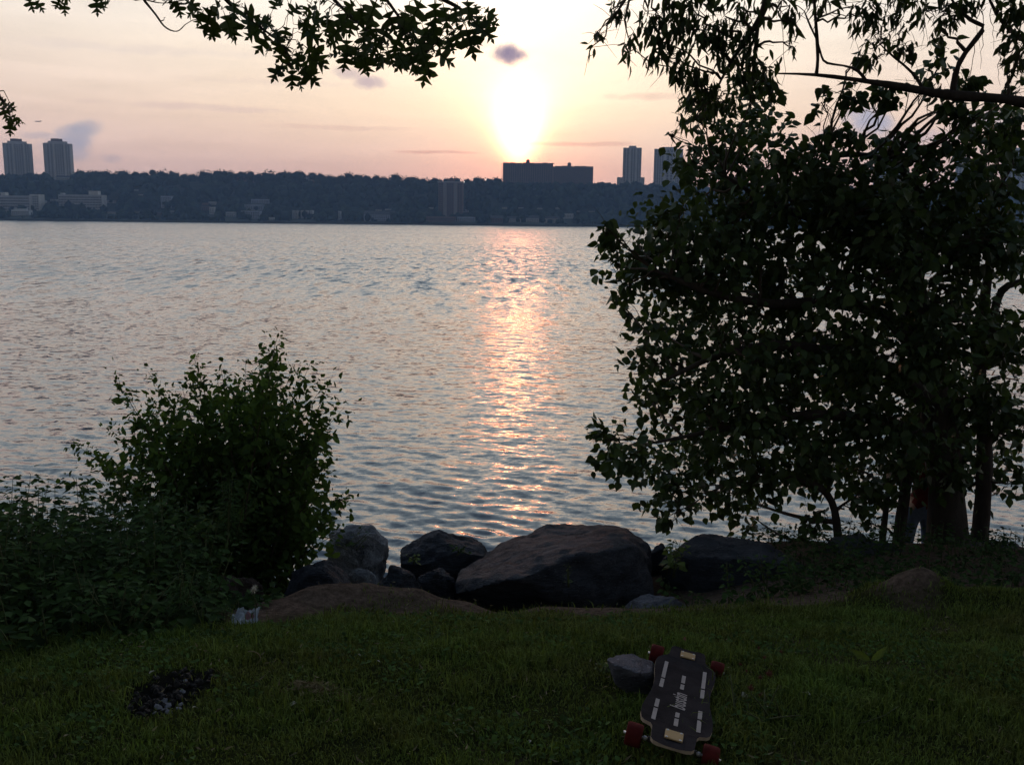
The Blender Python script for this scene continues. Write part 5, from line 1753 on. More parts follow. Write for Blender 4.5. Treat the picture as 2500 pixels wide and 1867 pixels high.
# ------------------------------------------------------------------ the big shrub on the left
def left_shrub():
    d = 7.0
    base = P(610, 1430, d)
    base.z = zgs(base.x, base.y)
    root = empty('shrub', base, 'large leafy shrub with arching shoots left of the boulders', 'shrub')
    rr = random.Random(14)
    tips = [(680, 812), (672, 830), (470, 860), (478, 905), (275, 915), (360, 905), (312, 960), (440, 930), (540, 900), (600, 880), (640, 850), (760, 880), (715, 890), (812, 915), (790, 940), (842, 992), (810, 1010), (770, 1060), (800, 1110), (850, 1210), (862, 1200), (790, 1210),
            (810, 1270), (830, 1300), (740, 1180), (170, 1075), (210, 1095), (260, 1040), (250, 1130), (320, 1080), (380, 1000), (500, 1000), (580, 960), (640, 960), (700, 980), (560, 1080), (450, 1080), (640, 1100), (380, 1150), (700, 1090), (300, 1180), (500, 1180), (720, 1280), (600, 1200), (760, 1320), (230, 1190), (150, 1170), (430, 1240)]
    for _ in range(34):
        a = rr.uniform(-1.25, 1.15); q = rr.uniform(0.72, 1.02)
        x, y = 560 + 330 * math.sin(a) * q, 1290 - 400 * math.cos(a) * q
        tips.append((x, y))
    m = MB()
    POS, AX, NR, SZ = [], [], [], []
    rng = np.random.default_rng(15)
    for (x, y) in tips:
        dd = rr.uniform(-0.55, 0.55)
        tip = P(x, y, d + dd)
        b = base + Vector((rr.uniform(-0.25, 0.15), rr.uniform(-0.25, 0.25), 0))
        mid = b.lerp(tip, 0.5) + Vector((-(tip.x - b.x) * 0.16, rr.uniform(-0.1, 0.1), 0.10 * abs(tip.x - b.x) + 0.04))
        pts = []
        for i in range(10):
            t = i / 9
            pts.append(b * (1 - t) ** 2 + mid * 2 * t * (1 - t) + tip * t * t)
        m.tube(pts, [0.011 - 0.0011 * i for i in range(10)], 5)
        L = (tip - b).length
        nl = int(L * 98)
        for k in range(nl):
            t = 0.16 + 0.84 * rng.random() ** 0.85
            i = min(8, int(t * 9)); f = t * 9 - i
            p = pts[i].lerp(pts[i + 1], f)
            dirn = (pts[i + 1] - pts[i]).normalized()
            spread = 0.13 * (1.12 - t) + 0.018
            p = p + Vector(rng.normal(size=3)) * spread
            POS.append(p[:]); AX.append((np.array(dirn) * 0.3 + rng.normal(size=3) * 0.6 + np.array([0, 0, -0.35])))
            NR.append(rng.normal(size=3) * 0.5 + np.array([0, -0.35, 0.8])); SZ.append(rng.uniform(0.040, 0.098) * (0.6 if t > 0.9 else 1))
    POS, AX, NR, SZ = np.array(POS), np.array(AX), np.array(NR), np.array(SZ)
    Mx = frames(AX, NR)
    Mx[:, :, 0] *= rng.uniform(0.6, 1.2, len(Mx))[:, None]
    Mx[:, :, 2] *= rng.uniform(-0.6, 2.2, len(Mx))[:, None]
    cell = {}
    for i in np.argsort(POS[:, 1]):
        cell.setdefault((int(POS[i, 0] / 0.12), int(POS[i, 2] / 0.12)), []).append(i)
    cut = []
    lay = 0
    while len(cut) < 300:
        for ids in cell.values():
            if lay < len(ids) and len(cut) < 300: cut.append(ids[lay])
        lay += 1
    cut = np.array(cut)
    rest = np.setdiff1d(np.arange(len(POS)), cut)
    V, F = scatter(OVAL, POS[rest], Mx[rest], SZ[rest])
    link('foliage', mesh_np('foliage', V, F, True), M_SHRUB, root)['kind'] = 'stuff'
    leaf_objects(OVAL, POS[cut], Mx[cut], SZ[cut], M_SHRUB, root)
    m.build('shoots', M_TWIG, root, True)
left_shrub()


# ------------------------------------------------------------------ undergrowth and single plants
def weed_mass(name, label, region, n_stems, hfun, leafsize, seed, mat, tmpl=RHOMB, per=26, extra_ok=None):
    rng = np.random.default_rng(seed)
    x0, x1, y0, y1 = region
    POS, AX, NR, SZ = [], [], [], []
    m = MB()
    k = 0
    while k < n_stems:
        x, y = rng.uniform(x0, x1), rng.uniform(y0, y1)
        h = hfun(x, y)
        if h <= 0.03: 
            if rng.random() < 0.02: k += 1
            continue
        k += 1
        h *= rng.uniform(0.55, 1.12)
        z = zgs(x, y)
        lean = rng.normal(size=2) * 0.16
        b = np.array([x, y, z]); t_ = b + np.array([lean[0] * h, lean[1] * h, h])
        if k % 2 == 0: m.tube([b, (b + t_) / 2 + np.array([0, 0, 0.02]), t_], [0.004, 0.003, 0.0015], 4)
        nl = int(per * (0.4 + h))
        tt = rng.random(nl) ** 0.7
        an = rng.random(nl) * 6.283
        out = np.stack([np.cos(an), np.sin(an), rng.normal(0, 0.25, nl)], 1)
        p = b + (t_ - b) * tt[:, None] + out * (0.03 + 0.05 * rng.random(nl))[:, None]
        POS.append(p); AX.append(out + np.array([0, 0, -0.25])); NR.append(rng.normal(size=(nl, 3)) * 0.35 + np.array([0, -0.2, 1.0]))
        SZ.append(leafsize * rng.uniform(0.55, 1.25, nl) * (1.15 - 0.45 * tt))
    POS, AX, NR, SZ = map(np.concatenate, (POS, AX, NR, SZ))
    V, F = scatter(tmpl, POS, frames(AX, NR), SZ)
    root = link(name, mesh_np(name, V, F, True), mat)
    tag(root, label, 'undergrowth', kind='stuff')
    s = m.build('stems', M_STEM, root, True)

WRAP = ground_at(598, 1530)
def left_h(x, y):
    # front edge of the weeds runs obliquely; tall towards the back left
    edge = 3.95 + 0.35 * (x + 1.5) + 0.25 * math.sin(x * 3.1)
    if x > -1.0: edge += (x + 1.0) * 2.5
    if y < edge or x > -0.27 * y: return 0
    if x > -0.335 * y: return 0 if math.hypot(x - WRAP.x, y - WRAP.y) < 0.42 else 0.06
    v = min(1.0, (y - edge) / 1.6)
    return (0.16 + 0.62 * v) * (1.0 if x < -1.4 else max(0.30, 1 - (x + 1.4) * 1.7))
weed_mass('undergrowth', 'dense mass of dark weeds below and left of the big shrub', (-4.6, -0.95, 3.6, 7.4), 1300, left_h, 0.074, 31, M_WEED, RHOMB, 24)

def right_h(x, y):
    if y < 5.75 + 0.18 * math.sin(x * 4): return 0
    return 0.10 + 0.14 * min(1, (y - 5.7) / 1.4) * (0.7 + 0.3 * math.sin(x * 2.3))
weed_mass('ground_cover', 'dark low leaves covering the slope below the right tree', (1.9, 5.4, 5.6, 8.2), 620, right_h, 0.06, 33, M_WEED, RHOMB, 16)


def plant(px, py, d, h, spread, nst, leaf, label, mat=M_WEED, tmpl=OVAL, seed=0, per=16, name='leafy_plant', group='single plants on the near bank', lean=(0, 0), ground=True, cat='plant', whorl=False):
    """upright leafy plant: stems and foliage, top reaching h metres above its base at the pixel"""
    rng = np.random.default_rng(seed + 100)
    b0 = P(px, py, d)
    if ground: b0.z = zgs(b0.x, b0.y)
    root = empty(name, b0, label, cat, group)
    m = MB()
    POS, AX, NR, SZ = [], [], [], []
    for s in range(nst):
        b = np.array(b0) + np.array([rng.normal() * spread * 0.25, rng.normal() * spread * 0.25, -0.02])
        hh = h * rng.uniform(0.7, 1.05)
        tip = b + np.array([rng.normal() * spread * 0.6 + lean[0], rng.normal() * spread * 0.5 + lean[1], hh])
        mid = (b + tip) / 2 + np.array([0, 0, 0.08 * hh])
        pts = [tuple(b * (1 - t) ** 2 + mid * 2 * t * (1 - t) + tip * t * t) for t in np.linspace(0, 1, 7)]
        m.tube(pts, list(np.linspace(0.0045, 0.0015, 7)), 5)
        nl = max(5, int(per * hh / 0.3))
        for k in range(nl):
            t = 0.12 + 0.88 * (k + rng.random()) / nl
            i = min(5, int(t * 6)); f = t * 6 - i
            p = np.array(pts[i]) * (1 - f) + np.array(pts[i + 1]) * f
            a = k * 2.4 + rng.random()
            o = np.array([math.cos(a), math.sin(a), rng.normal(0.1, 0.25)])
            POS.append(p + o * leaf * 0.3); AX.append(o + np.array([0, 0, -0.15])); NR.append(rng.normal(size=3) * 0.3 + np.array([0, -0.15, 1])); SZ.append(leaf * rng.uniform(0.6, 1.15) * (1.1 - 0.5 * t))
    POS, AX, NR, SZ = np.array(POS), np.array(AX), np.array(NR), np.array(SZ)
    Mx = frames(AX, NR)
    if leaf / d * FPX > 14 and len(POS) <= 90:
        leaf_objects(tmpl, POS, Mx, SZ, mat, root)
    else:
        V, F = scatter(tmpl, POS, Mx, SZ)
        link('foliage', mesh_np('foliage', V, F, True), mat, root)['kind'] = 'stuff'
    m.build('stem', M_STEM, root, True)
    return root

plant(1645, 1400, 6.9, 0.34, 0.12, 5, 0.085, 'pale green vine plant standing before the long low boulder', M_BRIGHT, OVATE, 1, 9, ground=False)
plant(1640, 1470, 6.1, 0.24, 0.16, 5, 0.070, 'drooping leafy plant in the gap right of the huge boulder', M_WEED, OVATE, 2, 12)
plant(1775, 1500, 5.9, 0.40, 0.05, 2, 0.055, 'slim upright plant in front of the long low boulder', M_WEED, OVAL, 3, 26)
plant(1860, 1500, 5.9, 0.34, 0.22, 8, 0.065, 'bushy weed at the lawn edge right of the slim upright plant', M_WEED, OVAL, 4, 14)
plant(1940, 1490, 6.0, 0.32, 0.20, 8, 0.065, 'second bushy weed at the lawn edge, nearer the tree', M_WEED, OVAL, 5, 14)
plant(2050, 1440, 6.8, 0.34, 0.30, 10, 0.07, 'leafy creeper draped over the boulder left of the tree stems', M_WEED, OVAL, 6, 14)
plant(1830, 1520, 5.6, 0.14, 0.16, 5, 0.075, 'low grey green plant with broad leaves at the lawn edge', M_WEED, OVATE, 7, 12)
plant(1700, 1505, 5.75, 0.13, 0.14, 5, 0.06, 'low weed beside the grey boulder at the lawn edge', M_WEED, OVAL, 8, 12)
plant(1795, 1345, 7.9, 0.16, 0.08, 4, 0.045, 'small sprig on top of the long low boulder', M_WEED, OVAL, 9, 10, ground=False)
plant(1985, 1360, 7.4, 0.20, 0.06, 3, 0.05, 'thin sprig in the notch between the long boulder and the overgrown one', M_WEED, OVAL, 10, 10, ground=False)
plant(1388, 1425, 5.98, 0.18, 0.03, 2, 0.032, 'tiny pale seedling in front of the huge boulder', M_BRIGHT, LANCE, 11, 20, ground=False)
plant(1130, 1345, 7.2, 0.07, 0.12, 4, 0.05, 'green sprig on the left shoulder of the huge boulder', M_WEED, OVAL, 12, 12, ground=False)
plant(1010, 1370, 6.9, 0.08, 0.10, 4, 0.05, 'green sprig between the pointed boulder and the small rounded one', M_BRIGHT, OVAL, 13, 12, ground=False)
plant(870, 1440, 5.9, 0.17, 0.14, 6, 0.075, 'yellow green plant beside the dark wedge boulder', M_BRIGHT, OVATE, 14, 10)
plant(900, 1410, 6.5, 0.13, 0.10, 5, 0.065, 'bright leafy tuft below the flat pale stone', M_BRIGHT, OVATE, 15, 10)
plant(1082, 1455, 5.95, 0.09, 0.04, 2, 0.07, 'single bright leafed sprout at the left foot of the huge boulder', M_BRIGHT, OVATE, 16, 8)
plant(815, 1462, 5.7, 0.16, 0.18, 5, 0.06, 'dim fern like weed left of the yellow green plant', M_WEED, LANCE, 17, 22)
plant(860, 1330, 7.1, 0.10, 0.16, 5, 0.055, 'leafy sprig at the foot of the pale grey boulder', M_WEED, OVAL, 18, 12, ground=False)
plant(560, 1330, 5.9, 0.50, 0.20, 7, 0.075, 'tall weed with feathery shoots before the shrub', M_WEED, LANCE, 19, 40, ground=False)
plant(500, 1310, 6.0, 0.24, 0.20, 6, 0.085, 'lighter green broad leaved plant before the shrub', M_BRIGHT, OVATE, 20, 11, ground=False)
plant(390, 1440, 5.0, 0.34, 0.22, 7, 0.085, 'broad leaved weed in the middle of the left undergrowth', M_SHRUB, OVATE, 21, 14)
plant(455, 1590, 4.25, 0.36, 0.08, 4, 0.060, 'upright milkweed like plant at the edge of the weeds', M_WEED, LANCE, 22, 44)
plant(395, 1615, 4.1, 0.14, 0.24, 7, 0.080, 'low sprawling broad leaved weed at the edge of the lawn', M_SHRUB, OVATE, 23, 14)
plant(300, 1600, 4.05, 0.26, 0.20, 7, 0.06, 'dark bushy weed at the front of the left undergrowth', M_WEED, OVAL, 24, 18)
plant(16, 1260, 6.6, 0.52, 0.04, 1, 0.035, 'thin brown spike plant standing above the weeds at the left edge', M_TWIG, LANCE, 25, 60, lean=(0.01, 0))
plant(150, 1320, 6.6, 0.62, 0.25, 8, 0.08, 'tall leafy weed at the left behind the undergrowth', M_SHRUB, OVATE, 26, 16)
plant(60, 1300, 6.4, 0.64, 0.25, 8, 0.08, 'yellowish leafy weed standing highest at the left edge', M_BRIGHT, OVATE, 27, 14)
plant(545, 1545, 4.75, 0.12, 0.06, 3, 0.06, 'small pale leaved seedling below the small dark boulder', M_BRIGHT, LANCE, 28, 22)
plant(515, 1585, 4.45, 0.05, 0.06, 3, 0.075, 'round bright leaf plant at the end of the weeds', M_BRIGHT, OVAL, 29, 12)
plant(1465, 1688, 3.55, 0.06, 0.09, 7, 0.026, 'pale clover tuft left of the loose stone', M_BRIGHT, OVAL, 30, 40)
plant(1880, 1740, 3.1, 0.12, 0.16, 9, 0.045, 'dark leafy weed clump in the lawn right of the skateboard', M_WEED, LANCE, 34, 34)

# seedling with two spread yellow leaves
def two_leaf():
    b = ground_at(2124, 1630)
    root = empty('seedling', b, 'seedling with two spread yellow green leaves on the right lawn', 'plant')
    me = mesh_np('leaf', OVAL[0] * np.array([0.55, 1, 1]), OVAL[1], True)
    MB().tube([b, b + Vector((0, 0, 0.035))], 0.0015, 5).build('stem', M_STEM, root)
    for a in (-62, 52):
        o = link('leaf', me, M_BRIGHT, root, b + Vector((0, 0, 0.032)))
        t = R(a)
        ax = np.array([[math.sin(t), 0.1, math.cos(t)]])
        o.rotation_euler = Matrix(frames(ax, np.array([[0, -1.0, 0.3]]))[0].tolist()).to_euler()
        o.scale = (0.095,) * 3
two_leaf()


# ------------------------------------------------------------------ small things in the grass
M_DRYRED = material('dried_clover', (0.13, 0.045, 0.030), 0.9, 0.3, 40.0)
M_PINK = material('clover_pink', (0.30, 0.10, 0.11), 0.9, 0.3, 40.0)
M_PUFF = material('seed_puff', (0.55, 0.52, 0.45), 0.9, 0.1, 40.0)
M_STRAW = material('dry_straw', (0.22, 0.18, 0.10), 0.9, 0.25, 20.0, objvar=0.3)

def flower(px, py, hpx, label, mat, r, group=None, name='clover_flower', cat='flower', seed=0):
    b = ground_at(px, py + hpx)
    topz = P(px, py, b.y).z
    root = empty(name, b, label, cat, group)
    tip = Vector((b.x + 0.004, b.y, topz))
    MB().tube([b, (b + tip) / 2 + Vector((0.006, 0, 0)), tip], [0.0016, 0.0014, 0.0012], 5).build('stem', M_STEM, root)
    rng = np.random.default_rng(seed)
    n = 46
    u = rng.normal(size=(n, 3)); u /= np.linalg.norm(u, axis=1, keepdims=True)
    V, F = scatter(LANCE, np.array(tip)[None, :] + u * r * 0.35, frames(u, rng.normal(size=(n, 3))), np.full(n, r * 0.85))
    V2, F2 = lumpy(ICO1, seed, 0.2)
    V2 = V2 * r * 0.6 + np.array(tip)
    link('flower_head', mesh_np('flower_head', np.concatenate([V, V2]), np.concatenate([F, F2 + len(V)]), True), mat, root)
flower(1668, 1559, 26, 'pink clover head rising behind the far end of the skateboard', M_PINK, 0.011, seed=1)
G = 'dried clover heads in the lawn'
for k, (x, y, h, r, lab) in enumerate([
        (1848, 1580, 30, 0.008, 'smallest dried clover head, farthest from the skateboard'), (1904, 1590, 34, 0.010, 'dried clover head at the right end of the cluster'),
        (1862, 1604, 30, 0.009, 'dried clover head near the middle of the cluster top'), (1803, 1620, 30, 0.008, 'dried clover head nearest the far right wheel'),
        (1818, 1636, 34, 0.007, 'thin dark clover head left in the cluster'), (1872, 1643, 40, 0.016, 'widest dried clover head in the cluster'),
        (1851, 1652, 36, 0.010, 'dried clover head just left of the widest one'), (1828, 1678, 34, 0.013, 'lowest large dried clover head beside the skateboard'),
        (1852, 1692, 30, 0.009, 'dried clover head lowest in the cluster, right of the large low one')]):
    flower(x, y, h, lab, M_DRYRED, r, G, seed=10 + k)
flower(622, 1437, 110, 'pale round seed head on a thin stalk before the brown boulder', M_PUFF, 0.020, name='seed_head', seed=30)


def wrapper():
    c = ground_at(598, 1530)
    rng = np.random.default_rng(2)
    nx, ny = 16, 11
    root_loc = c + Vector((0, 0, 0.042))
    V = []
    for j in range(ny):
        for i in range(nx):
            u, v = i / (nx - 1) - 0.5, j / (ny - 1) - 0.5
            w = 1 - 0.35 * abs(u) * 2 * (0.5 + abs(v))
            q = Vector((u * 3.3, v * 3.3, 0.7))
            n1 = mnoise.noise(q * 1.1); n2 = mnoise.noise(q * 2.7 + Vector((4, 2, 0)))
            V.append((u * 0.165 * w + n2 * 0.012, v * 0.11 + n1 * 0.012, v * 0.05 + n1 * 0.035 + n2 * 0.022))
    F = [(j * nx + i, j * nx + i + 1, (j + 1) * nx + i + 1, (j + 1) * nx + i) for j in range(ny - 1) for i in range(nx - 1)]
    m = bpy.data.materials.new('printed_wrapper'); m.use_nodes = True
    t = m.node_tree; bs = t.nodes['Principled BSDF']
    tc = t.nodes.new('ShaderNodeTexCoord')
    sp = t.nodes.new('ShaderNodeSeparateXYZ'); t.links.new(tc.outputs['Object'], sp.inputs[0])
    x, y = E(t, sp.outputs[0]), E(t, sp.outputs[1])
    n = t.nodes.new('ShaderNodeTexNoise'); n.inputs['Scale'].default_value = 45.0; n.inputs['Detail'].default_value = 3
    t.links.new(tc.outputs['Object'], n.inputs['Vector'])
    nf = E(t, n.outputs['Fac'])
    red = (((x - 0.018) / 0.03) ** 2.0 + ((y - 0.022) / 0.016) ** 2.0 + nf * 1.6).smooth(1.9, 1.2)
    line = ((x + y * 1.4) * 190.0)._op('SINE').smooth(0.80, 0.95) * (nf.smooth(0.48, 0.6))
    patch = (((x + 0.055) / 0.02) ** 2.0 + ((y - 0.004) / 0.010) ** 2.0).smooth(1.0, 0.8)
    col = mixc(t, red * 0.85, (0.46, 0.50, 0.56), (0.30, 0.09, 0.09))
    col = mixc(t, line * 0.6, col, (0.12, 0.14, 0.17))
    col = mixc(t, patch * 0.8, col, (0.10, 0.16, 0.17))
    t.links.new(col, bs.inputs['Base Color']); bs.inputs['Roughness'].default_value = 0.45
    me = bpy.data.meshes.new('wrapper'); me.from_pydata(V, [], F); me.update()
    me.polygons.foreach_set('use_smooth', np.full(len(me.polygons), False))
    o = link('wrapper', me, m, None, root_loc)
    sd = o.modifiers.new('thick', 'SOLIDIFY'); sd.thickness = 0.0006
    tag(o, 'crumpled white wrapper with red print lying by the brown boulder', 'litter')
wrapper()


def burnt_patch():
    M_CHAR = material('charcoal', (0.020, 0.019, 0.020), 0.7, 0.4, 60.0, 0.6, 120.0)
    M_ASH = material('grey_ash', (0.20, 0.20, 0.225), 0.95, 0.3, 60.0)
    c = BURN[1]
    root = empty('burnt_patch', c, 'burnt black patch with charcoal and ash in the left lawn', 'fire remains')
    rng = np.random.default_rng(12)
    ml = [mesh_np('charcoal_lump', *lumpy(ICO2, s, 0.55, 1.8)) for s in range(4)]
    for me in ml: me.materials.append(M_CHAR)
    k = 0
    while k < 76:
        p = BURN[rng.integers(0, 3)]
        x, y = p.x + rng.normal() * 0.085, p.y + rng.normal() * 0.085
        if burn_mask(np.array([x]), np.array([y]))[0] < 0.3: continue
        k += 1
        s = rng.uniform(0.004, 0.017)
        o = link('charcoal_lump', ml[k % 4], None, root, Vector((x, y, zgs(x, y) + s * 0.35)))
        o.scale = (s * rng.uniform(0.8, 1.8), s, s * rng.uniform(0.5, 0.9)); o.rotation_euler = tuple(rng.uniform(0, 6.28, 3))
    ma = mesh_np('ash_flake', *lumpy(ICO1, 9, 0.5, 1.8)); ma.materials.append(M_ASH)
    for (px, py, s) in [(395, 1716, 0.020), (408, 1724, 0.018), (386, 1728, 0.016), (412, 1740, 0.014), (440, 1722, 0.013), (436, 1730, 0.011), (376, 1742, 0.012), (446, 1690, 0.013), (452, 1662, 0.009), (400, 1734, 0.013), (420, 1716, 0.010)]:
        p = ground_at(px, py)
        o = link('ash_flake', ma, None, root, p + Vector((0, 0, s * 0.25)))
        o.scale = (s * 1.3, s * 0.9, s * 0.4); o.rotation_euler = tuple(rng.uniform(-0.6, 0.6, 3))
burnt_patch()


def straw_clump():
    c = ground_at(775, 1690)
    rng = np.random.default_rng(4)
    n = 420
    x = c.x + rng.normal(0, 0.085, n); y = c.y + rng.normal(0, 0.035, n) - (x - c.x) * 0.25
    z = zg(x, y) + rng.random(n) * 0.035 * np.exp(-((x - c.x + 0.04) / 0.09) ** 2)
    ax = rng.normal(size=(n, 3)) * np.array([1, 0.7, 0.35]) + np.array([0.5, 0, 0.1])
    V, F = scatter(LANCE, np.stack([x, y, z], 1), frames(ax, rng.normal(size=(n, 3))), rng.uniform(0.015, 0.04, n))
    o = link('straw_clump', mesh_np('straw_clump', V - np.array(c), F, True), M_STRAW, None, c)
    tag(o, 'clump of dry mown straw lying in the middle of the lawn', 'straw', kind='stuff')
straw_clump()

def lawn_weeds():
    rng = np.random.default_rng(44)
    n = 16000
    y = rng.uniform(2.3, 5.4, n); x = (rng.random(n) * 2 - 1) * (0.6 * y + 0.2)
    k = (vnoise(x * 1.7, y * 1.7, 21) * 0.6 + vnoise(x * 5, y * 5, 22) * 0.4 > 0.62) & (soil_mask(x, y) < 0.4) & (burn_mask(x, y) < 0.2)
    x, y = x[k], y[k]; n = len(x)
    a = rng.random(n) * 6.283
    ax = np.stack([np.cos(a), np.sin(a), rng.uniform(0.1, 0.9, n)], 1)
    V, F = scatter(OVAL, np.stack([x, y, zg(x, y) + rng.uniform(0.004, 0.03, n)], 1), frames(ax, rng.normal(size=(n, 3)) * 0.3 + np.array([0, 0, 1.0])), rng.uniform(0.014, 0.030, n))
    o = link('lawn_weeds', mesh_np('lawn_weeds', V, F, True), M_SHRUB)
    tag(o, 'small broad leaved weeds scattered through the lawn', 'weeds', kind='stuff')
    # loose dead blades and bits of old leaf
    n = 1300
    y = rng.uniform(2.3, 5.9, n); x = (rng.random(n) * 2 - 1) * (0.6 * y + 0.2)
    ax = rng.normal(size=(n, 3)) * np.array([1, 1, 0.25])
    V, F = scatter(LANCE, np.stack([x, y, zg(x, y) + rng.uniform(0.004, 0.035, n)], 1), frames(ax, rng.normal(size=(n, 3))), rng.uniform(0.012, 0.034, n))
    o = link('dead_blades', mesh_np('dead_blades', V, F, True), M_STRAW)
    tag(o, 'dry dead blades strewn over lawn and bare earth', 'litter', kind='stuff')
lawn_weeds()

def litter_bits():
    me = mesh_np('fallen_leaf', OVAL[0] * np.array([0.8, 1, 2.0]), OVAL[1], True); me.materials.append(material('pale_dry_leaf', (0.50, 0.47, 0.38), 0.8, 0.2, 30.0))
    rng = np.random.default_rng(6)
    for (px, py, s, lab) in [(725, 1725, 0.035, 'pale chip lying below the straw clump'), (875, 1605, 0.014, 'tiny pale leaf on the lawn above the straw clump'), (920, 1622, 0.016, 'pale leaf sliver right of the tiny one'),
                             (1088, 1774, 0.014, 'pale petal low in the middle of the lawn'), (1105, 1776, 0.012, 'second pale petal beside the first low in the lawn'), (965, 1527, 0.022, 'white flake at the top of the lawn by the earth ridge'),
                             (1046, 1503, 0.022, 'white flake on the earth ridge'), (1815, 1698, 0.05, 'long pale blade lying beside the skateboard'), (1978, 1708, 0.035, 'pale blade on the right lawn'), (1870, 1733, 0.025, 'pale curled leaf at the dark weed clump'),
                             (1296, 1818, 0.022, 'pale straw bit low in the lawn left of the skateboard'), (2380, 1610, 0.030, 'dull grey flake far right on the lawn'), (365, 1655, 0.026, 'pale blade left of the burnt patch'), (470, 1738, 0.024, 'pale blade right of the burnt patch')]:
        p = ground_at(px, py)
        o = link('fallen_leaf', me, None, None, p + Vector((0, 0, 0.018)))
        o.scale = (s, s, s); o.rotation_euler = (rng.uniform(-0.5, 0.5), rng.uniform(-0.5, 0.5), rng.uniform(0, 6.28))
        tag(o, lab, 'litter', 'pale bits lying on the lawn')
    p = ground_at(628, 1622)
    pts = [P(612 + 24 * math.cos(a), 1606 - 24 * math.sin(a) * 0.7, p.y) for a in np.linspace(-0.9, 1.8, 10)]
    o = MB().tube(pts, 0.0022, 5).build('bent_stalk', M_STRAW, None, True, loc=pts[0])
    tag(o, 'bent pale stalk curling over the lawn edge near the weeds', 'stalk')
    q = [P(2050, 1772, ground_at(2050, 1780).y), P(2110, 1762, ground_at(2110, 1775).y), P(2160, 1745, ground_at(2160, 1760).y), P(2195, 1722, ground_at(2195, 1740).y)]
    o = MB().tube(q, [0.002, 0.002, 0.0016, 0.001], 5).build('bent_stalk', M_STEM, None, True, loc=q[0])
    tag(o, 'long thin green stalk lying across the right lawn', 'stalk')
litter_bits()


